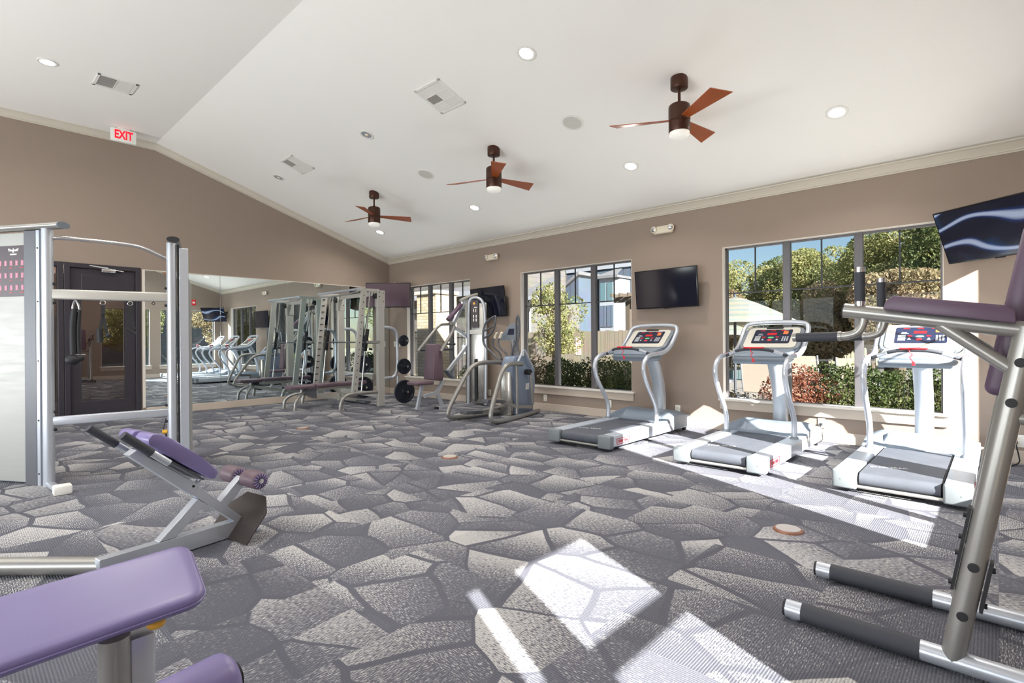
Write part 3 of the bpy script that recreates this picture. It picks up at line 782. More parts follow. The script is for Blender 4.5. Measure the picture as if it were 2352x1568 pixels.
# brass floor outlets
def floor_cover(x, y, rad, label):
    r = thing('floor_outlet', label, 'floor outlet', (x, y, 0), group='round copper floor outlets')
    mb = MB(); mb.lathe([(0, 0.0), (rad, 0.0), (rad, 0.004), (rad*0.93, 0.012), (rad*0.86, 0.013), (0, 0.013)], (x, y, 0), seg=36); mb.build('rim', M['copper'], r)
    mb = MB(); mb.lathe([(0, 0.0125), (rad*0.80, 0.0125), (rad*0.80, 0.016), (0, 0.017)], (x, y, 0), seg=36); mb.build('lid', mat('brushed lid', s2l(206, 196, 190), 0.35, 0.4), r)
floor_cover(3.565, 0.965, 0.088, 'round metal floor outlet cover nearest the camera, in front of the treadmills')
floor_cover(3.49, 4.13, 0.085, 'round metal floor outlet cover in the middle of the carpet')
floor_cover(3.31, 7.03, 0.085, 'round metal floor outlet cover farthest back, near the mirror wall')

# fire alarm strobe, seen in the mirror
r = thing('fire_alarm', 'red fire alarm strobe on the wall seen in the mirror', 'fire alarm', (5.93, YC, 2.62))
mb = MB(); mb.box((5.86, YC, 2.52), (6.0, YC+0.05, 2.72), 0.008); mb.build('housing', M['red'], r)
mb = MB(); mb.box((5.89, YC+0.05, 2.58), (5.97, YC+0.062, 2.64), 0.004); mb.build('strobe_lens', M['white'], r)
# glowing red exit indicator in the hallway
mb = MB(); mb.sphere((0.98, YA+1.2, 1.78), 0.025); mb.bar((0.98, YA+1.2, 1.78), (0.98, YA+1.2, 2.70), 0.012, 0.012); centred(mb, 'indicator_lamp', mat('red indicator', s2l(255, 20, 20), 0.4, emit=4), 'small glowing red light seen through the sidelight by the door', 'light', (0.98, YA+1.2, 1.78))

# ------------------------------------------------------------------ treadmills (built at y 0, then copied)
def treadmill(yc, label):
    X0 = 4.78; r = thing('treadmill', label, 'treadmill', (X0, yc, 0), group='treadmills facing the windows')
    def P(x, y, z): return V((X0+x, yc+y, z))
    def bx(mb, a, b, bev=0.0, seg=2): mb.box(P(*a), P(*b), bev, seg)
    for s in (-1, 1):
        y0, y1 = (0.262*s, 0.42*s); lo, hi = min(y0, y1), max(y0, y1)
        mb = MB(); mb.prism([P(0.04, lo, 0.045), P(1.90, lo, 0.045), P(1.92, lo, 0.17), P(0.04, lo, 0.165)], (0, hi-lo, 0), 0.010); mb.build('side_rail', M['tside'], r)
        mb = MB(); bx(mb, (-0.03, lo-0.004, 0.028), (0.05, hi+0.004, 0.170), 0.016, 3); mb.cyl(P(-0.031, (lo+hi)/2+s*0.02, 0.10), P(-0.0315, (lo+hi)/2+s*0.02, 0.10), 0.006, 10); mb.build('end_cap', M['tcap'], r)
    mb = MB(); bx(mb, (0.06, -0.255, 0.075), (1.5, 0.255, 0.150), 0.004); mb.build('deck', M['black'], r)
    mb = MB(); bx(mb, (0.05, -0.245, 0.152), (1.50, 0.245, 0.157)); mb.cyl(P(0.045, -0.245, 0.107), P(0.045, 0.245, 0.107), 0.050, 28)
    belt = mb.build('running_belt', M['belt'], r)
    mb = MB(); mb.text('STAR TRAC', 0.05, P(0.36, 0.10, 0.1576), (0.45, -1, 0), (1, 0.45, 0), 0.0004); mb.build('belt_lettering', M['white'], belt, False)
    for s in (-1, 1):
        mb = MB(); mb.cyl(P(0.045, s*0.247, 0.107), P(0.045, s*0.262, 0.107), 0.028, 16); mb.build('roller_bearing', M['black'], r)
    mb = MB(); mb.tube([P(0.0, -0.27, 0.052), P(0.0, 0.27, 0.052)], 0.014, 12); mb.build('rear_guard_bar', M['champ'], r)
    # motor hood: swept height field
    mb = MB(); nx, ny = 26, 28; g = []
    for i in range(nx+1):
        u = i/nx; row = []
        for j in range(ny+1):
            t = j/ny*2-1; y = t*0.422; a = abs(t)
            st = 1.30-0.16*max(0.0, (a-0.55)/0.45)          # hood starts earlier along the sides
            x = st+(1.935-st)*u
            rise = min(1.0, u/(0.22 if a < 0.6 else 0.40)); rise = rise*rise*(3-2*rise)
            top = 0.272-0.05*max(0, (a-0.72)/0.28)**1.4*1.0
            back = max(0.0, (u-0.62)/0.38); z = 0.163+(top-0.163)*rise*(1-0.55*back**1.5)
            if a < 0.58: z -= 0.012*rise*(1-(a/0.58)**2)
            row.append(mb.bm.verts.new(P(x, y, z)))
        g.append(row)
    for i in range(nx):
        for j in range(ny): mb.bm.faces.new([g[i][j], g[i+1][j], g[i+1][j+1], g[i][j+1]])
    ring = [g[0][j] for j in range(ny+1)]+[g[i][ny] for i in range(1, nx+1)]+[g[nx][j] for j in range(ny-1, -1, -1)]+[g[i][0] for i in range(nx-1, 0, -1)]
    low = [mb.bm.verts.new(V((v.co.x, v.co.y, 0.06 if v.co.x > X0+1.5 else 0.150))) for v in ring]
    n = len(ring)
    for k in range(n): mb.bm.faces.new([ring[k], ring[(k+1) % n], low[(k+1) % n], low[k]])
    mb.bm.faces.new(low); mb.build('motor_hood', M['hood'], r, True, 50)
    # handrail: one tube up from the left side, round the console and down the right side
    prof = [(1.14, 0.165), (1.145, 0.36), (1.05, 0.49), (0.90, 0.67), (0.815, 0.83), (0.85, 0.95), (0.98, 1.012), (1.16, 1.02), (1.36, 1.035), (1.52, 1.10), (1.66, 1.235), (1.745, 1.345)]
    pts = [P(x, 0.345, z) for x, z in prof]+[P(1.775, 0.27, 1.385), P(1.775, 0, 1.392), P(1.775, -0.27, 1.385)]+[P(x, -0.345, z) for x, z in reversed(prof)]
    mb = MB(); mb.tube(pts, 0.026, 14, 3); mb.build('handrail', M['silver'], r)
    for s in (-1, 1):
        mb = MB(); mb.lathe([(0, 0), (0.045, 0), (0.040, 0.018), (0.029, 0.028), (0, 0.028)], P(1.14, s*0.345, 0.163)); mb.build('rail_collar', M['mgrey'], r)
        mb = MB()
        for x in (1.10, 1.125): mb.tube([P(x+0.02*math.cos(q), s*0.345+0.0265*math.sin(q*1)*s, 1.018+0.0265*math.cos(q)) for q in [k*0.35-0.9 for k in range(6)]], 0.0022, 6)
        mb.build('red_mark', M['red'], r)
    # console
    up = (V((0.30, 0, 0.235))).normalized(); rt = V((0, -1, 0)); nn = rt.cross(up)  # faces the runner
    c0 = P(1.585, 0, 1.215)
    mt = Matrix((rt, up, nn)).transposed().to_4x4(); mt.translation = c0
    def cb(lo, hi, bev, name, m, parent=r, seg=2): q = MB(); q.box(lo, hi, bev, seg, mt); return q.build(name, m, parent)
    q = MB(); q.prism([mt @ V(p) for p in rounded(-0.315, -0.20, 0.315, 0.195, 0.07, -0.055)], nn*0.05, 0.008); cons = q.build('console', M['mgrey'], r)
    q = MB(); q.prism([mt @ V(p) for p in rounded(-0.275, -0.185, 0.275, 0.175, 0.05, -0.006)], nn*0.010, 0.003); q.build('console_face', M['consol'], cons)
    q = MB(); q.prism([mt @ V(p) for p in rounded(-0.20, -0.115, 0.20, 0.135, 0.02, 0.004)], nn*0.003); q.build('display_overlay', M['navy'], cons, False)
    cb((-0.09, 0.155, 0.0), (0.09, 0.185, 0.014), 0.005, 'badge_bar', M['black'], cons)
    q = MB(); q.box((-0.055, 0.035, 0.007), (0.045, 0.072, 0.0085), 0, 1, mt)
    for x in (-0.14, -0.03, 0.08): q.box((x, 0.108, 0.007), (x+0.05, 0.120, 0.0085), 0, 1, mt)
    for x in (-0.10, 0.045): q.box((x, -0.012, 0.007), (x+0.035, 0.004, 0.0085), 0, 1, mt)
    q.build('led_readout', M['led'], cons, False)
    q = MB()
    for j in range(4): q.box((-0.175, -0.075+j*0.024, 0.007), (-0.115, -0.060+j*0.024, 0.0088), 0.001, 1, mt)
    for i in range(3):
        for j in range(4): q.box((0.115+i*0.024, -0.075+j*0.022, 0.007), (0.131+i*0.024, -0.060+j*0.022, 0.0088), 0.001, 1, mt)
    for x in (-0.085, 0.065): q.prism([mt @ V(p) for p in [(x-0.014, -0.06, 0.007), (x+0.014, -0.06, 0.007), (x, -0.03, 0.007)]], nn*0.0015)
    q.box((-0.155, 0.03, 0.007), (-0.095, 0.036, 0.0088), 0, 1, mt); q.box((-0.15, 0.05, 0.007), (-0.11, 0.056, 0.0088), 0, 1, mt); q.box((0.11, 0.122, 0.007), (0.165, 0.127, 0.0088), 0, 1, mt)
    q.build('keypad', mat('pale grey keys', s2l(190, 194, 198), 0.5), cons, False)
    q = MB(); q.sphere((0, 0, 0), 1); bmesh.ops.transform(q.bm, matrix=mt @ Matrix.LocRotScale(V((-0.005, -0.01, 0.007)), None, V((0.034, 0.014, 0.003))), verts=q.bm.verts); q.build('start_key', M['green'], cons)
    q = MB(); q.sphere((0, 0, 0), 1); bmesh.ops.transform(q.bm, matrix=mt @ Matrix.LocRotScale(V((-0.010, -0.055, 0.007)), None, V((0.024, 0.019, 0.003))), verts=q.bm.verts); q.build('stop_key', M['red'], cons)
    cb((0.11, 0.05, 0.007), (0.16, 0.105, 0.009), 0.001, 'programme_key', M['orange'], cons)
    # storage tray under the console
    q = MB(); q.prism([P(1.14, -0.27, 1.02), P(1.18, -0.25, 0.925), P(1.42, -0.25, 0.925), P(1.62, -0.27, 1.10), P(1.50, -0.27, 1.11), P(1.34, -0.27, 1.06), P(1.22, -0.27, 1.055)], (0, 0.54, 0), 0.012); q.build('console_tray', M['hood'], r)
    q = MB(); q.box(P(1.13, -0.285, 0.955), P(1.40, 0.285, 1.0), 0.02, 3); q.build('tray_rim', M['mgrey'], r)
    # curved crossbar with pulse grip
    hb = [P(1.10, 0.335, 1.012), P(1.05, 0.28, 1.03), P(1.0, 0.18, 1.075), P(0.985, 0.08, 1.092), P(0.985, -0.08, 1.092), P(1.0, -0.18, 1.075), P(1.05, -0.28, 1.03), P(1.10, -0.335, 1.012)]
    q = MB(); q.tube(hb, 0.0165, 12, 2); q.build('front_crossbar', M['grip'], r)
    for s in (-1, 1):
        q = MB(); q.tube([P(1.042, s*0.265, 1.038), P(1.004, s*0.19, 1.0705)], 0.0185, 12); q.build('pulse_plate', M['silver'], r)
    q = MB(); q.box(P(0.962, -0.10, 1.098), P(1.008, 0.10, 1.114), 0.006); q.build('stop_bar', M['red'], r)
    q = MB(); q.tube([P(0.962, 0.03, 1.10), P(0.955, 0.022, 1.07), P(0.968, 0.0, 1.05), P(0.965, 0.03, 1.03), P(0.962, -0.005, 0.985)], 0.004, 8, 2); q.box(P(0.955, -0.015, 0.955), P(0.97, 0.01, 0.99), 0.004); q.build('safety_clip', M['red'], r)
    # curved upright
    pr_ = [(1.90, 0.16), (1.90, 0.40), (1.86, 0.60), (1.77, 0.80), (1.66, 0.98), (1.56, 1.12)]
    mb = MB(); sec = []
    for i, (x, z) in enumerate(pr_):
        a = pr_[max(0, i-1)]; b = pr_[min(len(pr_)-1, i+1)]; d = V((b[0]-a[0], 0, b[1]-a[1])).normalized(); nrm = V((d.z, 0, -d.x))
        sec.append([mb.bm.verts.new(P(x, y, z)+nrm*o) for (y, o) in ((-0.075, -0.03), (-0.06, -0.05), (0.06, -0.05), (0.075, -0.03), (0.075, 0.04), (-0.075, 0.04))])
    for a, b in zip(sec, sec[1:]):
        for k in range(6): mb.bm.faces.new([a[k], a[(k+1) % 6], b[(k+1) % 6], b[k]])
    mb.bm.faces.new(sec[0]); mb.bm.faces.new(sec[-1]); mb.build('console_upright', M['tside'], r, True, 60)
    # feet, wheels, lettering
    for s in (-1, 1):
        q = MB(); q.cyl(P(0.22, s*0.34, 0.0), P(0.22, s*0.34, 0.05), 0.010, 10); q.cyl(P(0.22, s*0.34, 0.0), P(0.22, s*0.34, 0.010), 0.028, 14); q.build('levelling_foot', M['black'], r)
        q = MB(); q.cyl(P(1.84, s*0.36, 0.032), P(1.84, s*0.40, 0.032), 0.032, 18, 0.005); q.bar(P(1.84, s*0.35, 0.03), P(1.70, s*0.35, 0.06), 0.02, 0.02); q.build('transport_wheel', M['black'], r)
    q = MB(); q.box(P(1.20, -0.423, 0.05), P(1.30, -0.4195, 0.163), 0.001); q.build('side_label', M['mgrey'], r)
    q = MB(); q.text('STAR TRAC', 0.040, P(0.24, -0.4235, 0.098), (1, 0, 0), (0, 0, 1), 0.0012, 0.001)
    c = P(0.24, -0.4235, 0.1)
    for (a, b) in (((-0.13, 0.028), (0.13, 0.033)), ((-0.13, -0.033), (0.13, -0.028)), ((-0.135, -0.03), (-0.13, 0.03)), ((0.13, -0.03), (0.135, 0.03))):
        q.box((c.x+a[0], c.y-0.0012, c.z+a[1]), (c.x+b[0], c.y+0.003, c.z+b[1]))
    q.build('brand_lettering', M['red'], r, False)
    return r
def rounded(x0, y0, x1, y1, rad, z):
    pts = []
    for cx, cy, a0 in ((x1-rad, y1-rad, 0), (x0+rad, y1-rad, 90), (x0+rad, y0+rad, 180), (x1-rad, y0+rad, 270)):
        for k in range(6):
            a = R(a0+90*k/5); pts.append((cx+rad*math.cos(a), cy+rad*math.sin(a), z))
    return pts
t1 = treadmill(3.43, 'farthest of the three silver treadmills, under the black wall television')
t2 = copy_tree(t1); t2.location.y = 1.885; t2['label'] = 'middle treadmill of the three, in front of the striped umbrella'
t3 = copy_tree(t1); t3.location.y = 0.545; t3['label'] = 'nearest treadmill, right side, half sunlit with a dusty belt'

# ------------------------------------------------------------------ knee raise station at the right edge
def prong(p0, p1, r): return None
r = thing('knee_raise_station', 'silver dip and knee raise station with purple armrests at the right edge', 'exercise machine', (2.70, 0.1, 0))
for X_, side in ((2.45, -1), (2.97, 1)):
    q = MB(); q.tube([(X_, 0.67, 0.042), (X_, -0.46, 0.042)], 0.036, 20, 0, False, 1.0); base = q.build('base_tube', M['silver'], r)
    q = MB(); q.tube([(X_, 0.61, 0.042), (X_, 0.215, 0.042)], 0.0385, 20); q.build('rubber_sleeve', M['grip'], base)
    q = MB(); q.cyl((X_, 0.671, 0.042), (X_, 0.680, 0.042), 0.034, 20); q.build('end_plug', M['black'], base)
    q = MB(); q.cyl((X_, 0.64, 0.0), (X_, 0.64, 0.010), 0.024, 16); q.build('foot_pad', M['steel'], base)
    q = MB(); q.tube([(X_, 0.125, 0.04), (X_, -0.075, 1.235)], 0.035, 20); up_ = q.build('upright', M['champ'], r)
    q = MB()
    for z in (0.22, 0.40, 0.98, 1.115):
        yy = 0.125-0.2*(z-0.04)/1.195; xx = X_-0.033
        q.lathe([(0, 0), (0.016, 0), (0.016, 0.005), (0.009, 0.006), (0, 0.004)], (xx, yy, z), (-1, 0, 0), 16)
    build_each(q, 'bolt', M['black'], up_)
    # arm tube, rising toward the grips
    q = MB(); q.tube([(X_, 0.452, 1.312), (X_, -0.18, 1.205)], 0.0285, 20); arm = q.build('arm_tube', M['champ'], r)
    q = MB(); q.cyl((X_, 0.4525, 1.312), (X_, 0.457, 1.3127), 0.0265, 20); q.build('end_plug', M['black'], arm)
    q = MB(); q.tube([(X_, 0.17, 1.262), (X_, -0.035, 1.09)], 0.022, 16); q.build('arm_brace', M['champ'], r)
    # padded armrest
    q = MB(); q.prism([(X_-0.055, 0.318, 1.308), (X_-0.055, 0.310, 1.338), (X_-0.055, 0.285, 1.358), (X_-0.055, -0.015, 1.308), (X_-0.055, -0.042, 1.292), (X_-0.055, -0.045, 1.246)], (0.11, 0, 0), 0.006); q.build('armrest_pad', M['purpled'], r)
    q = MB(); q.bar((X_, 0.26, 1.300), (X_, 0.0, 1.258), 0.06, 0.012); q.build('pad_bracket', M['black'], r)
    # upright hand grip
    q = MB(); q.tube([(X_, 0.399, 1.30), (X_, 0.399, 1.333)], 0.0165, 16); q.tube([(X_, 0.399, 1.460), (X_, 0.399, 1.480)], 0.0185, 16); q.tube([(X_, 0.399, 1.333), (X_, 0.399, 1.345)], 0.0185, 16); hg = q.build('hand_grip', M['steel'], r)
    q = MB(); q.tube([(X_, 0.399, 1.345), (X_, 0.399, 1.460)], 0.0178, 18); q.build('grip_foam', M['grip'], hg)
    # dip handle curving down and outward
    q = MB(); q.tube([(X_, 0.385, 1.295), (X_, 0.388, 1.255), (X_, 0.405, 1.222), (X_, 0.44, 1.209), (X_, 0.475, 1.208), (X_, 0.637, 1.204)], 0.0165, 16, 2)
    q.tube([(X_, 0.462, 1.208), (X_, 0.474, 1.208)], 0.0195, 16); q.tube([(X_, 0.625, 1.2045), (X_, 0.640, 1.204)], 0.0175, 16); dh = q.build('dip_handle', M['champ'], r)
    q = MB(); q.tube([(X_, 0.474, 1.2078), (X_, 0.626, 1.2043)], 0.0190, 18); q.build('grip_foam', M['grip'], dh)
    # slotted bracket with nuts on the inner side of the upright
    s_x = X_+0.04 if side < 0 else X_-0.04
    for z0, z1, dy in (((0.47, 0.60, 0.042), (0.30, 0.46, 0.042), (0.24, 0.42, -0.045)) if side < 0 else ()):
        f = lambda z: 0.125-0.2*(z-0.04)/1.195
        q = MB(); q.bar((X_+0.01, f(z0)+dy, z0), (X_+0.01, f(z1)+dy, z1), 0.05, 0.010)
        for z in (z0+0.02, z1-0.03): q.cyl((X_+0.01, f(z)+dy, z), (X_+0.01, f(z)+dy+(0.014 if dy > 0 else -0.014), z), 0.010, 8)
        q.build('bracket_plate', M['black'], r)
for z, yy in ((0.95, -0.045), (1.20, -0.12)):
    q = MB(); q.tube([(2.45, yy, z), (2.97, yy, z)], 0.020, 16); q.build('cross_tube', M['champ'], r)
q = MB(); q.tube([(2.45, -0.03, 0.93), (2.45, -0.30, 0.905)], 0.022, 16); q.tube([(2.45, -0.38, 0.04), (2.45, -0.30, 0.905)], 0.026, 16); q.tube([(2.97, -0.03, 0.93), (2.97, -0.30, 0.905)], 0.022, 16); q.tube([(2.97, -0.38, 0.04), (2.97, -0.30, 0.905)], 0.026, 16); q.build('rear_frame', M['champ'], r)
q = MB(); q.tube([(2.45, -0.44, 0.042), (2.97, -0.44, 0.042)], 0.034, 16); q.build('rear_cross_tube', M['silver'], r)
q = MB(); 
mt = Matrix.Translation(V((2.71, -0.03, 1.28))) @ Matrix.Rotation(R(-11), 4, 'X').inverted()
mt = Matrix.Translation(V((2.71, -0.045, 1.275))) @ Matrix.Rotation(R(10.5), 4, 'X')
q.box((-0.16, -0.04, -0.29), (0.16, 0.035, 0.33), 0.03, 4, mt); q.build('back_pad', M['purpled'], r)
q = MB(); q.box((-0.05, -0.062, -0.25), (0.05, -0.038, 0.28), 0.004, 2, mt); q.build('pad_bracket', M['dgrey'], r)

# ------------------------------------------------------------------ back extension bench (front left)
a10 = R(10.13); BO = V((1.0, 3.408, 0)); bd = V((math.cos(a10), math.sin(a10), 0)); bn = V((-math.sin(a10), math.cos(a10), 0))
def B(s, n, z): return BO+bd*s+bn*n+V((0, 0, z))
r = thing('back_extension_bench', 'low back extension bench with purple hip pads and roller in front of the cable tower', 'exercise bench', tuple(B(0, 0.035, 0)), a10)
W_ = 0.06
q = MB(); q.prism([B(-0.50, 0, 0.006), B(0.17, 0, 0.006), B(0.25, 0, 0.10), B(-0.50, 0, 0.104)], bn*W_, 0.003); q.build('base_beam', M['silver'], r, False)
q = MB(); q.prism([B(-0.23, 0, 0.104), B(-0.145, 0, 0.104), B(0.02, 0, 0.25), B(-0.025, 0, 0.29)], bn*W_, 0.003); q.build('rear_brace', M['silver'], r, False)
q = MB(); q.prism([B(0.19, 0, 0.095), B(0.25, 0, 0.10), B(-0.03, 0, 0.372), B(-0.065, 0, 0.33)], bn*W_, 0.003); q.build('lower_incline', M['silver'], r, False)
q = MB(); q.prism([B(-0.06, -0.006, 0.320), B(-0.02, -0.006, 0.372), B(-0.335, -0.006, 0.632), B(-0.372, -0.006, 0.607)], bn*(W_+0.012), 0.003); q.build('sliding_incline', M['silver'], r, False)
q = MB(); q.cyl(B(-0.052, -0.0065, 0.372), B(-0.052, -0.010, 0.372), 0.007, 10); build_each(q, 'bolt', M['black'], r)
q = MB(); q.prism([B(0.10, 0, 0.235), B(0.145, 0, 0.197), B(0.275, 0, 0.328), B(0.235, 0, 0.365)], bn*W_, 0.003); q.build('roller_arm', M['silver'], r, False)
ax = (0.262, 0.352)
q = MB(); q.tube([B(ax[0], -0.175, ax[1]), B(ax[0], 0.235, ax[1])], 0.010, 12); q.build('roller_axle', M['steel'], r)
for n0, n1 in ((-0.165, -0.002), (0.062, 0.225)):
    q = MB(); p0 = B(ax[0], n0, ax[1]); p1 = B(ax[0], n1, ax[1]); L_ = (p1-p0).length
    q.lathe([(0.016, 0.004), (0.030, 0.0), (0.044, 0.004), (0.052, 0.014), (0.054, 0.024), (0.054, L_-0.024), (0.052, L_-0.014), (0.044, L_-0.004), (0.030, L_), (0.016, L_-0.004)], p0, p1-p0, 28); rp = q.build('foot_roller', M['mauve'], r)
    q = MB()
    e0 = p0-bn*0.0005
    for k in range(14):
        a = 2*PI*k/14; dd = bd*math.cos(a)+V((0, 0, math.sin(a))); q.tube([e0+dd*0.018, e0+dd*0.032-bn*0.002, e0+dd*0.047+bn*0.004], [0.002, 0.0045, 0.003], 6)
    q.build('gathered_end', M['purple'], rp)
    q = MB(); q.cyl(e0, e0-bn*0.004, 0.015, 16); q.build('end_washer', M['steel'], rp)
# foot plate
pu = V((0, 0, 1))*0.77+bd*0.64
def FP(n, t): return B(0.145, n, 0.008)+pu*t
q = MB(); q.prism([FP(-0.20, 0.0), FP(0.22, 0.0), FP(0.22, 0.17), FP(0.10, 0.29), FP(-0.10, 0.29), FP(-0.20, 0.20)], (bd*0.77-V((0, 0, 1))*0.64)*0.006); q.build('foot_plate', mat('brown black treadplate', s2l(66, 58, 56), 0.45, 0.3, var=0.15), r, False)
q = MB(); q.bar(B(0.2, 0.0, 0.012), B(0.34, -0.0, 0.012), 0.07, 0.02, bev=0.004); q.bar(B(0.30, 0.03, 0.02), B(0.26, 0.03, 0.13), 0.05, 0.03); q.build('front_foot', M['silver'], r, False)
# hip pads
iv = (bd*-0.785+V((0, 0, 1))*0.62).normalized(); iu = (bd*0.62+V((0, 0, 1))*0.785).normalized()
for n0 in (-0.150, 0.055):
    o = B(-0.03, n0, 0.43)
    prof = [(-0.005, 0.0), (0.39, 0.0), (0.41, 0.02), (0.41, 0.05), (0.385, 0.070), (0.30, 0.082), (0.12, 0.074), (0.0, 0.060), (-0.022, 0.046), (-0.024, 0.010)]
    q = MB(); q.prism([o+iv*a+iu*b for a, b in prof], bn*0.16, 0.009); q.build('hip_pad', M['purple'], r)
q = MB(); q.bar(B(-0.05, 0.03, 0.425), B(-0.28, 0.03, 0.607), 0.30, 0.010, iu); q.build('pad_plate', M['dgrey'], r, False)
q = MB(); q.tube([B(-0.035, 0.03, 0.37), B(0.025, -0.02, 0.440)], 0.012, 12); q.build('latch_stem', M['silver'], r)
q = MB(); q.sphere(tuple(B(0.028, -0.03, 0.452)), 0.019); q.build('latch_knob', M['yellow'], r)
for n0 in (-0.175, 0.245):
    p0, p1, p2 = B(-0.462, n0, 0.745), B(-0.335, n0, 0.635), B(-0.255, n0, 0.566)
    q = MB(); q.tube([p1, p2], 0.0185, 16); hn = q.build('hand_grip', M['silver'], r)
    q = MB(); q.tube([p0, p1], 0.0215, 18); q.build('grip_foam', M['grip'], hn)
q = MB(); q.bar(B(-0.27, -0.175, 0.580), B(-0.27, 0.245, 0.580), 0.045, 0.008, iu); q.build('handle_bracket', M['black'], r, False)
q = MB(); q.tube([B(-0.44, 0.03, 0.05), (0.17, 3.78, 0.05), (-0.35, 4.12, 0.05)], 0.045, 18); q.build('rear_stabiliser', M['champ'], r)

# ------------------------------------------------------------------ purple padded machine in the left foreground
r = thing('crunch_bench', 'padded bench with large lavender purple pad in the bottom left corner', 'exercise bench', (0.22, 1.50, 0), a10)
c = [V((-0.06, 1.74, 0.598)), V((0.47, 1.675, 0.640)), V((0.425, 1.425, 0.563)), V((-0.06, 1.475, 0.530))]
px_ = (c[1]-c[0]).normalized(); py_ = (c[0]-c[3]).normalized(); pn = px_.cross(py_).normalized(); py_ = pn.cross(px_)
cen = (c[0]+c[1]+c[2]+c[3])/4; Lx = 0.62; Ly = (c[1]-c[2]).length-0.018
pm = Matrix((px_, py_, pn)).transposed().to_4x4(); pm.translation = c[1]-px_*(Lx/2+0.014)-py_*Ly/2
q = MB(); padmesh(q, pm, -Lx/2, -Ly/2, Lx/2, Ly/2, 0.042, 0.034); pad = q.build('seat_pad', M['purple'], r, True, 60)
q = MB(); q.tube([pm @ V((p[0]*1.002, p[1]*1.004, -0.018)) for p in rounded(-Lx/2, -Ly/2, Lx/2, Ly/2, 0.042, 0)], 0.003, 6, 0, True); q.build('piping', M['purple'], pad)
q = MB(); q.box((-0.2, -0.05, -0.045), (0.22, 0.09, -0.03), 0.003, 1, pm); q.build('pad_plate', M['dgrey'], r, False)
q = MB(); q.tube([(0.255, 1.50, 0.05), (0.255, 1.50, 0.52)], 0.031, 24); q.build('post', M['champ'], r)
q = MB(); q.box((0.285, 1.495, 0.05), (0.335, 1.56, 0.50), 0.006); q.build('adjustment_sleeve', M['silver'], r)
q = MB(); q.sphere((0.335, 1.49, 0.523), 0.017, (1.2, 1, 0.8)); q.build('adjustment_knob', M['yellow'], r)
q = MB(); q.bar((-0.15, 1.44, 0.03), (0.75, 1.60, 0.03), 0.10, 0.05, bev=0.006); q.bar((0.62, 1.25, 0.03), (0.52, 1.0, 0.03), 0.06, 0.05, bev=0.006); q.build('base_beam', M['silver'], r)
rp0 = V((0.14, 1.17, 0.475)); rp1 = V((0.415, 1.215, 0.475))
q = MB(); L_ = (rp1-rp0).length; q.lathe([(0.02, 0), (0.045, 0.004), (0.058, 0.02), (0.060, 0.03), (0.060, L_-0.03), (0.058, L_-0.018), (0.046, L_-0.006), (0.02, L_)], rp0, rp1-rp0, 32); rl = q.build('leg_roller', M['purple'], r)
q = MB(); q.cyl(rp1, rp1+(rp1-rp0).normalized()*0.006, 0.030, 20); q.build('end_cap', M['black'], rl)
q = MB(); q.tube([rp0+V((0.1, 0.02, 0)), V((0.26, 1.30, 0.30)), V((0.27, 1.46, 0.25))], 0.018, 14, 1); q.build('roller_arm', M['champ'], r)

# ------------------------------------------------------------------ cable crossover tower (left)
r = thing('cable_tower', 'tall silver dual cable machine with chin-up bar and two weight towers at the left', 'exercise machine', (0.98, 5.75, 0))
LP, RP = V((0.563, 5.855, 0)), V((1.407, 5.63, 0)); ld = (RP-LP).normalized(); lp = V((-ld.y, ld.x, 0))
sd_ = V((-0.52, 0.854, 0)); sn_ = V((0.854, 0.52, 0))
def Lt(t, n, z): return LP+sd_*t+sn_*n+V((0, 0, z))
rd_ = V((0.30, 0.954, 0)); rn_ = V((0.954, -0.30, 0))
q = MB(); q.tube([LP+V((0, 0, 0)), LP+V((0, 0, 2.16))], 0.040, 24); q.build('front_post', M['silver'], r)
q = MB(); q.tube([RP+V((0, 0, 0)), RP+V((0, 0, 2.12))], 0.040, 24); q.build('front_post', M['silver'], r)
q = MB(); q.prism([Lt(0.062, -0.02, 0), Lt(0.095, -0.02, 0), Lt(0.095, -0.02, 2.15), Lt(0.062, -0.02, 2.15)], sn_*0.05); q.build('channel_strip', M['silver'], r, False)
q = MB(); q.prism([Lt(0.10, -0.02, 0), Lt(0.225, -0.02, 0), Lt(0.225, -0.02, 2.15), Lt(0.10, -0.02, 2.15)], sn_*0.10, 0.004); q.build('channel_post', M['dgrey'], r, False)
q = MB()
for z in (2.0, 1.55, 1.05, 0.55, 0.1): q.cyl(Lt(0.078, -0.020, z), Lt(0.078, -0.0235, z), 0.007, 10)
for z in (1.70, 1.54, 0.62, 0.47): q.sphere(tuple(LP+ld*0.045+lp*-0.01+V((0, 0, z))), 0.013, seg=10); q.sphere(tuple(RP-ld*0.045+lp*-0.01+V((0, 0, z))), 0.013, seg=10)
for z in (2.0, 1.55, 1.05, 0.55, 0.12): q.cyl(RP+ld*0.052-lp*0.022+V((0, 0, z)), RP+ld*0.052-lp*0.026+V((0, 0, z)), 0.007, 10)
build_each(q, 'bolt', M['black'], r)
q = MB(); q.prism([Lt(0.225, 0.001, 0.02), Lt(0.98, 0.001, 0.02), Lt(0.98, 0.001, 2.14), Lt(0.225, 0.001, 2.14)], sn_*0.012); q.build('weight_shroud', M['panelst'], r, False)
q = MB(); q.prism([Lt(0.28, 0.10, 0.03), Lt(0.95, 0.10, 0.03), Lt(0.95, 0.10, 0.09), Lt(0.28, 0.10, 0.09)], sn_*0.03); q.build('weight_stack_base', M['black'], r, False)
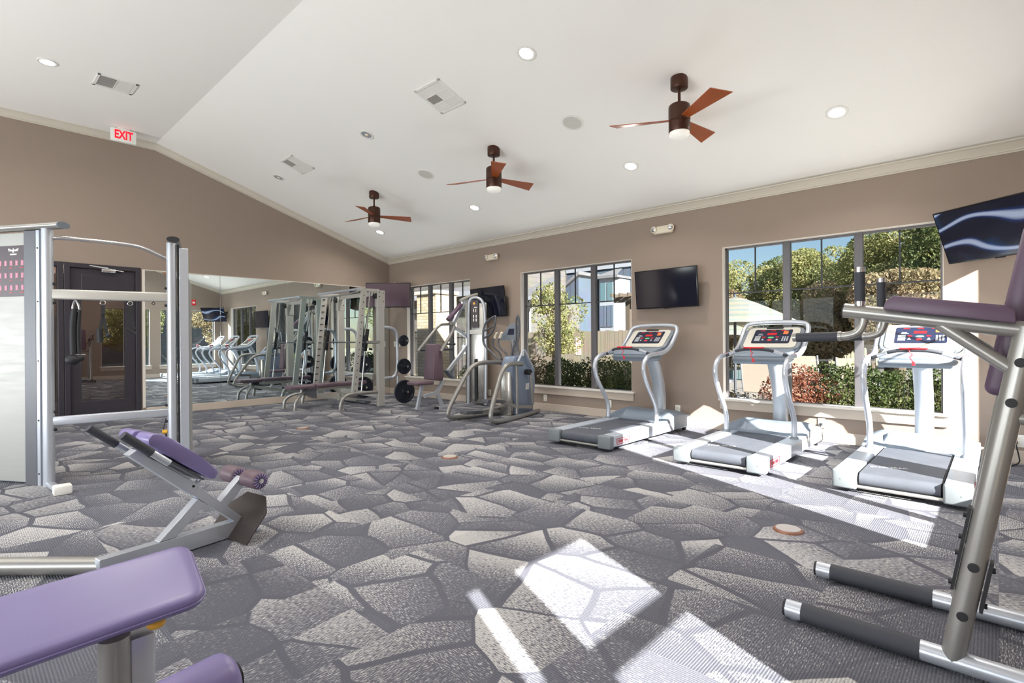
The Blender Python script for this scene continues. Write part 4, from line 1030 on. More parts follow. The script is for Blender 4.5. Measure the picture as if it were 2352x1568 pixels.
# printed exercise chart
pn_ = sn_; 
q = MB(); q.prism([Lt(0.235, 0.0, 1.60), Lt(0.80, 0.0, 1.60), Lt(0.80, 0.0, 2.035), Lt(0.235, 0.0, 2.035)], sn_*-0.0015); pl_ = q.build('exercise_chart', M['placard'], r, False)
q = MB(); rnd = random.Random(3)
for row in range(3):
    for k in range(9):
        t = 0.265+k*0.06; z = 1.64+row*0.105
        for (dt, w, h, dz) in ((0, 0.014, 0.040, 0.015), (-0.012, 0.004, 0.05, 0.01), (0.012, 0.004, 0.05, 0.01), (0, -0.002, 0.005, 0.062)):
            q.prism([Lt(t+dt-w/2, -0.002, z+dz), Lt(t+dt+w/2, -0.002, z+dz), Lt(t+dt+w/2, -0.002, z+dz+h), Lt(t+dt-w/2, -0.002, z+dz+h)], sn_*-0.0006)
q.build('figure_print', M['pink'], pl_, False)
q = MB()
for row in range(3):
    for k in range(0, 9, 2): q.prism([Lt(0.255+k*0.06, -0.002, 1.632+row*0.105), Lt(0.285+k*0.06, -0.002, 1.632+row*0.105), Lt(0.285+k*0.06, -0.002, 1.637+row*0.105), Lt(0.255+k*0.06, -0.002, 1.637+row*0.105)], sn_*-0.0008)
q.build('red_print', M['red'], pl_, False)
q = MB()   # winged emblem
for s in (-1, 1):
    for k in range(4):
        a0 = 0.008+k*0.012; q.prism([Lt(0.36+s*a0, -0.002, 1.985-k*0.001), Lt(0.36+s*(a0+0.013), -0.002, 1.992+k*0.004), Lt(0.36+s*(a0+0.010), -0.002, 2.003+k*0.004), Lt(0.36+s*a0, -0.002, 1.995)], sn_*-0.0008)
q.prism([Lt(0.352, -0.002, 1.975), Lt(0.368, -0.002, 1.975), Lt(0.364, -0.002, 2.012), Lt(0.356, -0.002, 2.012)], sn_*-0.0008); q.prism([Lt(0.325, -0.002, 1.955), Lt(0.395, -0.002, 1.955), Lt(0.395, -0.002, 1.966), Lt(0.325, -0.002, 1.966)], sn_*-0.0008)
q.build('winged_emblem', M['white'], pl_, False)
# top beams with oval end caps
q = MB(); q.tube([Lt(-0.165, 0.0, 2.182), Lt(1.0, 0.0, 2.182)], 0.028, 20, flat=1.9, flatup=(0, 0, 1)); tb = q.build('top_beam', M['champ'], r)
q = MB(); q.tube([Lt(-0.172, 0.0, 2.182), Lt(-0.160, 0.0, 2.182)], 0.029, 20, flat=1.9, flatup=(0, 0, 1)); q.build('oval_end_cap', M['mgrey'], tb)
def Rt(t, n, z): return RP+ld*0.02+rd_*t+rn_*n+V((0, 0, z))
q = MB(); q.tube([Rt(-0.08, 0.0, 2.145), Rt(0.75, 0.0, 2.145)], 0.026, 20, flat=1.9); tb = q.build('top_beam', M['champ'], r)
q = MB(); q.tube([Rt(-0.088, 0.0, 2.145), Rt(-0.075, 0.0, 2.145)], 0.027, 20, flat=1.9); q.build('oval_end_cap', M['black'], tb)
q = MB(); q.prism([RP+ld*0.044-lp*0.02, RP+ld*0.060-lp*0.02, RP+ld*0.060-lp*0.02+V((0, 0, 2.11)), RP+ld*0.044-lp*0.02+V((0, 0, 2.11))], lp*0.05); q.build('channel_strip', M['black'], r, False)
q = MB(); q.prism([RP+ld*0.062-lp*0.02, RP+ld*0.135-lp*0.02, RP+ld*0.135-lp*0.02+V((0, 0, 2.08)), RP+ld*0.062-lp*0.02+V((0, 0, 2.08))], lp*0.07, 0.004); q.build('channel_post', M['silver'], r, False)
q = MB(); q.prism([Rt(0.06, 0.108, 0.02), Rt(0.70, 0.108, 0.02), Rt(0.70, 0.108, 1.80), Rt(0.06, 0.108, 1.80)], rn_*0.008); q.build('weight_shroud', M['panelst'], r, False)
# crossbars
q = MB(); q.bar(LP+V((0, 0, 1.612)), RP+V((0, 0, 1.618)), 0.05, 0.085, bev=0.012, seg=3); q.build('middle_crossbar', M['rack'], r)
q = MB(); q.bar(LP+V((0, 0, 0.54)), RP+V((0, 0, 0.552)), 0.05, 0.075, bev=0.012, seg=3); q.build('lower_crossbar', M['silver'], r)
q = MB(); q.tube([LP+ld*0.02+V((0, 0, 2.075)), LP+ld*0.05+V((0, 0, 2.093)), LP+ld*0.25+V((0, 0, 2.092)), LP+ld*0.56+V((0, 0, 2.079)), LP+ld*0.66+V((0, 0, 2.062)), LP+ld*0.80+V((0, 0, 1.99)), LP+ld*0.86+V((0, 0, 1.968))], 0.0155, 14, 2); q.build('chin_up_bar', M['steel'], r)
q = MB(); q.bar(Lt(0.0, 0, 0.02), LP+V((0.03, -0.40, 0.02)), 0.06, 0.03, bev=0.006); q.tube([Lt(1.0, 0.02, 0.03), Lt(0.5, 0.04, 0.015), Lt(0.1, 0.03, 0.02)], 0.014, 10, 1); q.build('floor_foot', M['silver'], r)
q = MB(); q.box((0.545, 5.40, 0.0), (0.66, 5.50, 0.075), 0.012); q.build('foot_cap', M['white'], r)
q = MB(); p0 = RP-ld*0.05; q.tube([p0+V((0, 0, 0.50)), p0-ld*0.012+V((0, 0, 0.44)), p0-ld*0.02+V((0, 0, 0.40))], 0.004, 8); q.tube([p0+V((0, 0, 0.36)), p0+V((0, 0, 0.05))], 0.007, 8)
q.build('cable', M['black'], r)
q = MB(); q.cyl(p0-ld*0.03+V((0, 0, 0.375)), p0+ld*0.01+V((0, 0, 0.375)), 0.018, 12); q.build('cable_stop', M['yellow'], r)
q = MB()
for t in (0.185, 0.372, 0.565, 0.735): q.tube([LP+ld*t-lp*0.012+V((0, 0, 1.572)), LP+ld*(t-0.015)-lp*0.03+V((0, 0, 1.555)), LP+ld*t-lp*0.04+V((0, 0, 1.545)), LP+ld*(t+0.015)-lp*0.03+V((0, 0, 1.555)), LP+ld*t-lp*0.012+V((0, 0, 1.572))], 0.0035, 8, 1)
build_each(q, 'accessory_hook', M['black'], r)
# attachments hanging from the hooks
def att(t): return LP+ld*t-lp*0.045
p = att(0.185)
r = thing('triceps_rope', 'thick black triceps rope with silver clip hanging from the cable tower', 'rope attachment', tuple(p+V((0, 0, 1.56))), group='attachments hanging from the crossbar')
q = MB(); q.tube([p+V((0, 0, 1.565)), p+ld*0.022+V((0, 0, 1.53)), p+ld*0.03+V((0, 0, 1.47)), p-ld*0.02+V((0, 0, 1.47)), p-ld*0.015+V((0, 0, 1.53)), p+V((0, 0, 1.565))], 0.008, 8, 1); q.build('metal_clip', M['steel'], r)
q = MB(); q.tube([p-ld*0.006+V((0, 0, 1.49)), p-ld*0.02+V((0, 0, 1.33)), p-ld*0.015+V((0, 0, 1.10))], 0.024, 14, 1); q.tube([p+ld*0.03+V((0, 0, 1.48)), p+ld*0.016+V((0, 0, 1.3)), p+ld*0.022+V((0, 0, 1.12))], 0.014, 14, 1); q.build('rope', M['black'], r)
q = MB(); q.sphere(tuple(p-ld*0.02+V((0, 0, 1.055))), 0.05, (1.1, 1.1, 0.9)); q.sphere(tuple(p+ld*0.03+V((0, 0, 1.07))), 0.032); q.build('rope_end', M['black'], r)
for t, zb, lab, nm_ in ((0.372, 1.22, 'black nylon strap handle with a chunky black grip, hanging in the middle of the crossbar', 'strap_handle'), (0.565, 1.28, 'black nylon strap handle hanging nearest the right post', 'strap_handle')):
    p = att(t)
    r = thing(nm_, lab, 'strap handle', tuple(p+V((0, 0, 1.55))), group='attachments hanging from the crossbar')
    q = MB(); q.tube([p+ld*0.018*math.cos(k*PI/5)+V((0, 0, 1.548+0.018*math.sin(k*PI/5))) for k in range(10)], 0.004, 8, 0, True); q.build('ring', M['steel'], r)
    q = MB(); q.bar(p+V((0, 0, 1.535)), p+V((0, 0, 1.45)), 0.028, 0.006, lp)
    q.bar(p-ld*0.0+V((0, 0, 1.455)), p-ld*0.022+V((0, 0, zb+0.05)), 0.022, 0.005, lp); q.bar(p+ld*0.0+V((0, 0, 1.455)), p+ld*0.03+V((0, 0, zb+0.04)), 0.022, 0.005, lp); q.build('webbing', M['black'], r, False)
    q = MB()
    if t < 0.5: q.tube([p-ld*0.025+V((0, 0, zb+0.10)), p-ld*0.02+V((0, 0, zb-0.02))], 0.024, 14); q.sphere(tuple(p+ld*0.035+V((0, 0, zb+0.045))), 0.022)
    else: q.tube([p-ld*0.025+V((0, 0, zb+0.045)), p+ld*0.035+V((0, 0, zb))], 0.016, 14)
    q.build('grip', M['black'], r)

# ------------------------------------------------------------------ smith machine
r = thing('smith_machine', 'light grey smith machine rack with slanted uprights and weight pegs near the mirror', 'exercise machine', (5.2, 9.1, 0))
YN, YFr = 8.38, 9.82
for YY, s in ((YN, -1), (YFr, 1)):
    q = MB(); q.box((5.36, YY-0.035, 0.0), (5.50, YY+0.035, 2.12), 0.004, 1); up_ = q.build('rear_upright', M['rack'], r, False)
    q = MB(); q.box((5.35, YY-0.042, 1.82), (5.51, YY+0.042, 2.135), 0.004, 1)
    q.build('gusset_plate', M['rack'], up_, False)
    q = MB()
    for (x, z) in ((5.39, 2.10), (5.47, 2.09), (5.385, 2.02), (5.47, 1.93)): q.cyl((x, YY-0.043, z), (x, YY-0.046, z), 0.010, 8)
    build_each(q, 'bolt', M['black'], up_)
    q = MB(); q.bar((5.09, YY, 2.10), (4.885, YY, 0.27), 0.05, 0.10, (1, 0, 0)); fu = q.build('slanted_upright', M['rack'], r, False)
    q = MB()
    for k in range(15):
        t = (k+0.6)/15; x = 5.09+(4.885-5.09)*t; z = 2.10+(0.27-2.10)*t; q.cyl((x, YY-0.0255, z), (x, YY-0.0275, z), 0.011, 8)
        if s > 0: q.box((x-0.05, YY-0.04, z-0.008), (x+0.0, YY-0.0255, z+0.008))
    q.build('catch_holes', M['black'], fu)
    q = MB(); q.tube([(5.22, YY, 2.10), (5.03, YY, 0.28)], 0.013, 12); q.build('guide_rod', M['steel'], r)
    q = MB(); q.tube([(5.27, YY+0.05, 2.10), (5.12, YY+0.05, 1.3)], 0.006, 8); q.tube([(5.30, YY+0.02, 2.10), (5.28, YY+0.02, 0.30)], 0.005, 8); q.build('cable', M['black'], r)
    q = MB(); q.bar((4.98, YY, 2.125), (5.40, YY, 2.135), 0.05, 0.05); q.build('top_rail', M['rack'], r, False)
    q = MB(); q.cyl((5.33, YY-0.02, 2.03), (5.33, YY+0.02, 2.03), 0.050, 20, 0.006); q.build('pulley', M['black'], r)
    q = MB(); q.tube([(5.42, YY, 0.262), (5.05, YY, 0.268), (4.85, YY, 0.268), (4.72, YY, 0.245), (4.65, YY, 0.18), (4.625, YY, 0.08), (4.62, YY, 0.008)], 0.032, 16, 2); q.lathe([(0, 0), (0.06, 0), (0.06, 0.008), (0, 0.008)], (4.62, YY, 0.0)); q.build('curved_foot', M['champ'], r)
    q = MB(); q.tube([(5.50, YY, 1.455), (5.64, YY, 1.455), (5.74, YY, 1.42), (5.80, YY, 1.32), (5.81, YY, 1.1), (5.81, YY, 0.52), (5.50, YY, 0.505)], 0.030, 16, 2)
    for z in (0.25, 0.715, 1.205): q.bar((5.81, YY, z), (5.88, YY, z), 0.05, 0.05)
    q.tube([(5.81, YY, 0.55), (5.81, YY, 0.20)], 0.026, 14); q.build('storage_horn', M['silver'], r)
    for z in (0.235, 0.715, 1.205):
        q = MB(); q.tube([(5.90, YY+0.03, z), (5.90, YY-0.20, z)], 0.022, 16); q.build('weight_peg', M['steel'], r)
    q = MB(); q.tube([(5.235, YY-0.03, 1.05), (5.28-0.1, YY-0.03, 1.06)], 0.02, 10); q.bar((5.155, YY-0.015, 1.42), (5.10, YY-0.015, 1.02), 0.055, 0.055, (1, 0, 0), 0.01); q.build('bar_carriage', M['black'], r)
q = MB(); q.tube([(4.99, YN-0.06, 2.135), (4.99, YFr+0.06, 2.135)], 0.022, 12); q.build('front_crossbar', M['silver'], r)
q = MB(); q.tube([(4.99, YFr, 2.10), (5.0, YFr-0.1, 2.065), (5.05, YFr-0.6, 2.07), (5.05, YN+0.55, 2.07), (5.02, YN+0.1, 2.10)], 0.016, 12, 2); q.build('chin_up_bar', M['steel'], r)
q = MB(); q.bar((5.43, YN, 2.09), (5.43, YFr, 2.09), 0.06, 0.07); q.bar((5.43, YN, 0.20), (5.43, YFr, 0.20), 0.06, 0.08); build_each(q, 'rear_crossbar', M['rack'], r, False)
# barbell of the smith machine
q = MB(); q.tube([(5.125, 7.96, 1.18), (5.125, 10.14, 1.18)], 0.014, 14)
r2 = thing('barbell', 'dark steel bar held in the guide carriages of the smith machine', 'barbell', (5.125, 9.1, 1.18))
q.build('shaft', M['dgrey'], r2)
for a, b in ((7.95, 8.33), (9.87, 10.15)):
    q = MB(); q.tube([(5.125, a, 1.18), (5.125, b, 1.18)], 0.026, 18); q.build('sleeve', M['champ'], r2)
# weight plates
def plate(x, y, z, rad, th_, label):
    r = thing('weight_plate', label, 'weight plate', (x, y, z), group='black weight plates on the rack pegs')
    q = MB(); q.lathe([(0.026, -th_/2), (rad*0.26, -th_/2), (rad*0.30, -th_*0.22), (rad*0.80, -th_*0.22), (rad*0.85, -th_/2), (rad*0.985, -th_/2), (rad, -th_*0.3), (rad, th_*0.3), (rad*0.985, th_/2), (rad*0.85, th_/2), (rad*0.80, th_*0.22), (rad*0.30, th_*0.22), (rad*0.26, th_/2), (0.026, th_/2), (0.026, -th_/2)], (x, y, z), (0, 1, 0), 40); q.build('disc', M['plate'], r)
    q = MB()
    for k in range(3 if rad > 0.2 else 6):
        a = PI/2+k*2*PI/(3 if rad > 0.2 else 6)+0.4; d = V((math.cos(a), 0, math.sin(a))); q.bar(V((x, y, z))+d*rad*0.24, V((x, y, z))+d*rad*0.83, th_*0.9, rad*0.17)
    q.build('rib', M['plate'], r, False)
plate(5.90, 8.29, 0.235, 0.222, 0.045, 'largest black weight plate, on the lowest peg at the near side of the rack')
plate(5.90, 8.30, 0.715, 0.150, 0.040, 'medium black weight plate, on the middle peg at the near side of the rack')
plate(5.90, 8.31, 1.205, 0.108, 0.030, 'small black weight plate, on the top peg at the near side of the rack')
plate(5.90, 9.74, 0.235, 0.222, 0.045, 'largest black weight plate on the far side of the rack, by the mirror')
plate(5.90, 9.74, 0.715, 0.185, 0.040, 'medium black weight plate on the far side of the rack, by the mirror')
plate(5.90, 9.75, 1.205, 0.125, 0.030, 'small black weight plate on the far side of the rack, by the mirror')

# adjustable bench inside the rack
r = thing('adjustable_bench', 'flat adjustable bench with brownish vinyl pads standing in the smith machine', 'exercise bench', (4.7, 9.12, 0))
q = MB(); q.box((4.02, 8.99, 0.355), (4.47, 9.25, 0.425), 0.022, 3); q.build('seat_pad', M['mauve'], r)
q = MB(); q.box((4.50, 8.99, 0.365), (5.52, 9.25, 0.435), 0.022, 3); q.build('back_pad', M['mauve'], r)
q = MB(); q.bar((4.45, 9.12, 0.325), (5.45, 9.12, 0.335), 0.05, 0.05); q.build('back_frame', M['rack'], r, False)
q = MB(); q.prism([(4.27, 9.06, 0.345), (4.53, 9.06, 0.345), (4.53, 9.06, 0.17), (4.47, 9.06, 0.17), (4.38, 9.06, 0.20), (4.30, 9.06, 0.27)], (0, 0.012, 0)); q.build('angle_quadrant', M['dgrey'], r, False)
q = MB()
for k in range(4): q.cyl((4.36+k*0.04, 9.059, 0.222-k*0.012), (4.36+k*0.04, 9.057, 0.222-k*0.012), 0.006, 8)
q.build('quadrant_holes', M['white'], r)
for y in (8.96, 9.40):
    q = MB(); q.tube([(4.30, 9.12+(y-9.12)*0.2, 0.285), (4.18, 9.12+(y-9.12)*0.7, 0.245), (4.10, y, 0.16), (4.085, y, 0.08), (4.08, y, 0.006)], 0.028, 14, 2); q.lathe([(0, 0), (0.05, 0), (0.05, 0.008), (0, 0.008)], (4.08, y, 0.0)); q.build('leg', M['champ'], r)
q = MB(); q.tube([(4.28, 9.12, 0.29), (4.28, 9.12, 0.36)], 0.03, 14); q.bar((4.30, 9.12, 0.27), (5.35, 9.12, 0.07), 0.05, 0.06); q.bar((4.9, 9.12, 0.33), (5.15, 9.12, 0.12), 0.04, 0.05); q.build('main_beam', M['rack'], r, False)
q = MB(); q.tube([(5.38, 8.80, 0.032), (5.38, 9.58, 0.032)], 0.03, 14); q.tube([(5.50, 8.86, 0.03), (5.50, 9.2, 0.03)], 0.022, 12); q.tube([(5.38, 9.1, 0.03), (5.50, 9.1, 0.03)], 0.02, 10); q.build('front_foot', M['dgrey'], r)

# ------------------------------------------------------------------ chest press
r = thing('chest_press', 'silver seated chest press machine with tall brushed weight tower', 'exercise machine', (6.2, 7.1, 0))
Pf = [(6.505, 7.235, 0), (6.725, 6.885, 0), (6.765, 6.91, 0), (6.60, 7.29, 0)]
q = MB(); q.prism([V(p)+V((0, 0, 0.04)) for p in Pf], (0, 0, 1.86), 0.02); q.build('weight_tower', M['shroud'], r)
hoop = [(6.545, 7.18, 0.02), (6.548, 7.17, 1.0), (6.55, 7.165, 1.87), (6.565, 7.145, 1.95), (6.60, 7.09, 1.99), (6.645, 7.015, 1.985), (6.69, 6.945, 1.93), (6.712, 6.905, 1.80), (6.725, 6.888, 0.98), (6.718, 6.90, 0.02)]
hoop = [(x-0.045, y-0.03, z) for x, y, z in hoop]
q = MB(); q.tube(hoop, 0.028, 14, 1); q.build('tower_hoop', M['silver'], r)
q = MB(); q.bar((6.50, 7.16, 1.355), (6.65, 6.92, 1.358), 0.04, 0.075); q.build('tower_crossbar', M['rack'], r, False)
e_ = V((0.534, -0.845, 0)); n_ = V((-0.845, -0.534, 0)); o_ = V((6.585, 7.06, 0))+n_*0.030
q = MB(); q.prism([o_-e_*0.06+V((0, 0, 1.44)), o_+e_*0.08+V((0, 0, 1.44)), o_+e_*0.08+V((0, 0, 1.94)), o_-e_*0.06+V((0, 0, 1.94))], n_*0.004); lb = q.build('instruction_label', M['placard'], r, False)
q = MB(); o2 = o_+n_*0.005
for (a, z, w, h) in ((-0.02, 1.62, 0.02, 0.05), (0.03, 1.62, 0.02, 0.05), (-0.02, 1.55, 0.02, 0.05), (0.03, 1.55, 0.02, 0.05), (-0.015, 1.72, 0.015, 0.06), (0.025, 1.72, 0.015, 0.06), (0.0, 1.80, 0.06, 0.015)): q.prism([o2+e_*(a)+V((0, 0, z)), o2+e_*(a+w)+V((0, 0, z)), o2+e_*(a+w)+V((0, 0, z+h)), o2+e_*a+V((0, 0, z+h))], n_*0.001)
q.build('pictogram', M['white'], lb, False)
q = MB(); q.prism([o2-e_*0.02+V((0, 0, 1.86)), o2+e_*0.02+V((0, 0, 1.86)), o2+e_*0.02+V((0, 0, 1.90)), o2-e_*0.02+V((0, 0, 1.90))], n_*0.001); q.build('yellow_mark', M['yellow'], lb, False)
q = MB(); q.prism([o_+e_*0.0+n_*0.0+V((0, 0, 0.08)), o_+e_*0.045+V((0, 0, 0.08)), o_+e_*0.045+V((0, 0, 0.86)), o_+e_*0.0+V((0, 0, 0.86))], n_*0.003); q.build('weight_slot', M['black'], r, False)
YP = 7.20
q = MB(); q.bar((6.53, YP, 1.98), (6.55, YP, 1.02), 0.05, 0.05); q.bar((6.53, YP, 1.96), (6.60, YP, 2.02), 0.05, 0.05); q.build('front_column', M['rack'], r, False)
q = MB()
for z in (1.75, 1.55, 1.40, 1.16, 1.05): q.cyl((6.52, YP-0.026, z), (6.52, YP-0.028, z), 0.008, 8)
build_each(q, 'bolt', M['black'], r)
q = MB(); q.tube([(6.74, YP-0.05, 2.065), (6.62, YP-0.02, 2.03), (6.45, YP, 1.97), (6.36, YP, 1.93)], 0.030, 12, 1); q.build('pivot_arm', M['rack'], r)
q = MB(); q.bar((6.46, YP, 1.93), (6.19, YP, 1.50), 0.05, 0.06); q.build('swing_arm', M['silver'], r, False)
q = MB(); q.cyl((6.33, YP-0.06, 1.86), (6.01, YP-0.06, 1.565), 0.042, 18, 0.012); q.build('counterweight_roll', M['purpled'], r)
q = MB(); q.tube([(6.06, 7.16, 1.495), (6.11, 7.15, 1.525), (6.175, 7.15, 1.47), (6.13, 7.14, 1.38), (6.025, 7.13, 1.24), (5.84, 7.13, 1.01)], 0.030, 14, 1); q.tube([(6.06, 7.16, 1.495), (6.18, 7.5, 1.50), (6.12, 7.54, 1.468), (5.956, 7.55, 1.309), (5.664, 7.55, 1.017)], 0.026, 14, 1); q.build('press_arms', M['champ'], r)
for (x, y, z) in ((5.88, 7.13, 1.045), (5.94, 7.13, 1.138), (5.66, 7.55, 1.03)):
    q = MB(); q.tube([(x, y, z), (x+0.20, y-0.02, z)], 0.017, 14); q.tube([(x+0.195, y-0.02, z), (x+0.21, y-0.02, z)], 0.021, 14); q.build('press_grip', M['grip'], r)
q = MB(); q.bar((6.20, YP, 1.44), (6.53, YP, 1.27), 0.05, 0.055); q.bar((6.54, YP, 1.12), (6.05, YP, 0.65), 0.05, 0.055); q.build('diagonal_brace', M['silver'], r, False)
q = MB(); q.bar((6.01, YP, 0.675), (6.15, YP, 0.53), 0.12, 0.03, (1, 0, 1), 0.006); q.build('foot_lever', M['mgrey'], r)
q = MB(); q.prism([(5.70, YP-0.03, 0.52), (5.90, YP-0.05, 0.49), (5.93, YP-0.05, 0.60), (5.88, YP-0.05, 1.12), (5.82, YP-0.03, 1.15), (5.75, YP-0.03, 1.14)], (0.0, 0.28, 0), 0.02)
bk = q.build('back_pad', M['mauve'], r)
q = MB(); q.box((5.36, YP-0.02, 0.44), (5.74, YP+0.28, 0.50), 0.025, 3); q.build('seat_pad', M['mauve'], r)
q = MB(); q.bar((5.92, YP, 0.46), (5.80, YP, 0.29), 0.05, 0.06); q.bar((5.79, YP, 0.29), (5.53, YP, 0.25), 0.044, 0.055); q.bar((5.80, YP, 0.30), (5.93, YP, 0.03), 0.047, 0.06); q.bar((5.56, YP+0.1, 0.44), (5.45, YP+0.1, 0.02), 0.05, 0.05); q.bar((5.90, YP+0.02, 0.56), (5.96, YP+0.02, 0.44), 0.04, 0.05); q.build('seat_frame', M['silver'], r, False)
q = MB(); q.bar((5.80, YP, 0.022), (6.66, YP-0.05, 0.022), 0.07, 0.04); q.build('floor_beam', M['silver'], r, False)
q = MB(); q.box((5.775, YP-0.04, 0.0), (5.815, YP+0.04, 0.045), 0.004); q.build('beam_end_cap', M['black'], r)

# ------------------------------------------------------------------ elliptical trainer
r = thing('elliptical_trainer', 'elliptical cross trainer with dark looped handles beside the fence window', 'exercise machine', (5.9, 5.6, 0))
q = MB(); q.tube([(5.90, 5.28, 0.845), (5.60, 5.25, 0.86), (5.44, 5.25, 0.79), (5.33, 5.25, 0.52), (5.21, 5.24, 0.26), (5.16, 5.23, 0.10), (5.25, 5.22, 0.035), (5.9, 5.34, 0.04), (6.58, 5.53, 0.042)], 0.034, 16, 2); q.build('side_rail', M['champ'], r)
q = MB(); q.tube([(6.10, 5.93, 0.842), (5.66, 5.98, 0.855), (5.47, 6.0, 0.76), (5.22, 6.0, 0.42), (5.06, 6.0, 0.19), (5.03, 6.0, 0.07), (5.18, 6.0, 0.037), (5.9, 5.92, 0.04), (6.5, 5.78, 0.042)], 0.034, 16, 2); q.build('side_rail', M['champ'], r)
q = MB(); q.tube([(6.15, 5.96, 0.835), (5.88, 5.27, 0.845)], 0.040, 16); q.build('hub_cover', M['dgrey'], r)
q = MB(); q.prism([(x, 5.47, z) for x, z in [(5.96, 0.03), (5.93, 0.55), (5.86, 0.80), (5.94, 0.95), (6.18, 0.96), (6.36, 0.86), (6.43, 0.75), (6.42, 0.5), (6.38, 0.03)]], (0.03, 0.26, 0), 0.03); sh = q.build('drive_shroud', mat('blue grey shroud', s2l(134, 146, 168), 0.35, 0.3), r)
q = MB(); q.prism([(6.19, 5.4685, 0.42), (6.27, 5.4685, 0.42), (6.28, 5.4685, 0.52), (6.20, 5.4685, 0.52)], (0, 0.001, 0)); q.build('side_emblem', M['white'], sh, False)
q = MB(); q.box((5.86, 5.50, 0.03), (5.97, 5.72, 0.72), 0.035, 3); q.build('front_column', M['shroud'], r)
q = MB(); q.cyl((6.19, 5.46, 0.70), (6.19, 5.36, 0.70), 0.045, 18, 0.008); q.build('crank_boss', M['black'], r)
q = MB(); q.tube([(5.95, 5.42, 0.86), (6.09, 5.42, 1.045), (6.12, 5.42, 1.045), (6.30, 5.42, 0.765)], 0.018, 12); q.build('swing_link', M['silver'], r)
q = MB(); q.tube([(6.21, 5.38, 0.69), (6.27, 5.39, 0.19)], 0.026, 14); q.tube([(5.91, 5.40, 0.82), (5.94, 5.42, 0.257), (5.93, 5.42, 0.07)], 0.020, 14); q.build('drive_rod', M['champ'], r)
q = MB(); q.bar((6.29, 5.42, 0.145), (5.92, 5.43, 0.18), 0.035, 0.05); q.bar((5.93, 5.43, 0.18), (5.62, 5.45, 0.28), 0.035, 0.05); q.build('pedal_arm', M['champ'], r, False)
q = MB(); q.bar((6.25, 5.78, 0.12), (5.35, 5.78, 0.11), 0.035, 0.05); q.build('pedal_arm', M['champ'], r, False)
for (x0, x1, y, z0, z1) in ((5.28, 5.64, 5.46, 0.315, 0.30), (5.15, 5.48, 5.78, 0.14, 0.13)):
    q = MB(); q.prism([(x0, y-0.07, z0-0.03), (x0, y-0.07, z0+0.03), (x0+0.06, y-0.07, z0+0.015), (x1, y-0.07, z1+0.015), (x1+0.02, y-0.07, z1-0.035)], (0, 0.14, 0), 0.008); q.build('pedal', M['dgrey'], r)
fh = [(6.1, 5.949, 0.872), (6.1, 6.041, 0.937), (6.1, 6.191, 1.041), (6.1, 6.324, 1.135), (6.1, 6.339, 1.256), (6.1, 6.302, 1.431), (6.1, 6.263, 1.504), (6.1, 6.06, 1.600), (6.1, 6.02, 1.585), (6.1, 6.094, 1.321), (6.1, 6.304, 1.243)]
q = MB(); q.tube(fh, 0.018, 12, 2); q.tube([(6.1, 6.31, 1.357), (6.1, 6.07, 1.433)], 0.013, 10); q.build('looped_handle', M['dgrey'], r)
nh_ = [(6.1, 5.60, 0.845), (6.1, 5.70, 0.93), (6.1, 5.655, 1.06), (6.1, 5.574, 1.199), (6.1, 5.585, 1.46), (6.1, 5.55, 1.615), (6.1, 5.511, 1.502), (6.1, 5.522, 1.224), (6.1, 5.60, 1.10)]
q = MB(); q.tube(nh_, 0.018, 12, 2); q.build('looped_handle', M['dgrey'], r)
for pts, tip in (([(6.15, 5.943, 0.88), (6.15, 5.997, 1.002), (6.15, 6.146, 1.081), (6.15, 6.164, 1.174), (6.15, 6.107, 1.254)], [(6.15, 6.116, 1.24), (6.15, 6.059, 1.327)]), ([(6.12, 5.77, 0.87), (6.12, 5.823, 1.005), (6.12, 5.967, 1.075), (6.12, 6.007, 1.174), (6.12, 5.956, 1.253)], [(6.12, 5.966, 1.24), (6.12, 5.91, 1.331)])):
    q = MB(); q.tube(pts, 0.016, 12, 2); fx = q.build('fixed_handle', M['dgrey'], r)
    q = MB(); q.tube(tip, 0.021, 12); q.build('pulse_grip', M['cream'], fx)
q = MB(); q.prism([(6.22, 6.09, 1.20), (6.22, 5.72, 1.19), (6.27, 5.72, 1.44), (6.27, 5.78, 1.47), (6.27, 5.90, 1.45), (6.24, 6.02, 1.30)], (0.05, 0, 0.02), 0.008); cn = q.build('console', M['mgrey'], r)
q = MB(); q.prism([(6.235, 5.90, 1.29), (6.235, 5.76, 1.29), (6.25, 5.77, 1.39), (6.25, 5.88, 1.39)], (0.004, 0, 0.001)); q.build('display', M['navy'], cn, False)
q = MB(); q.bar((6.27, 5.78, 1.20), (6.15, 5.62, 0.90), 0.12, 0.07, bev=0.02); q.build('console_mast', M['dgrey'], r)
q = MB(); q.bar((5.80, 5.45, 0.03), (6.45, 5.65, 0.03), 0.3, 0.02); q.build('floor_frame', M['champ'], r, False)
for (x, y) in ((5.30, 5.23), (5.25, 5.99), (6.48, 5.50), (6.4, 5.80)):
    q = MB(); q.cyl((x, y, 0), (x, y, 0.02), 0.022, 12); q.build('rubber_foot', M['black'], r)

# ------------------------------------------------------------------ outside
GZ = -0.15
q = MB(); q.box((-60, -70, GZ-0.3), (90, 80, GZ)); q.build('lawn', M['grass'], None, False)['kind'] = 'structure'
q = MB(); q.box((9.6, -6, GZ), (30, 8.6, GZ+0.012)); q.build('pool_deck', M['conc'], None, False)['kind'] = 'structure'
q = MB(); q.box((XB+WT, -8, GZ), (8.45, 16, GZ+0.03)); q.build('garden_path', M['gravel'], None, False)['kind'] = 'structure'  # added white strip throwing sun up through the right wall windows
q = MB(); q.box((17.8, 5.2, GZ+0.012), (23.5, 8.2, GZ+0.02)); centred(q, 'swimming_pool', M['pool'], 'turquoise swimming pool outside the nearest window, left side', 'swimming pool', (20, 6.8, GZ+0.01))

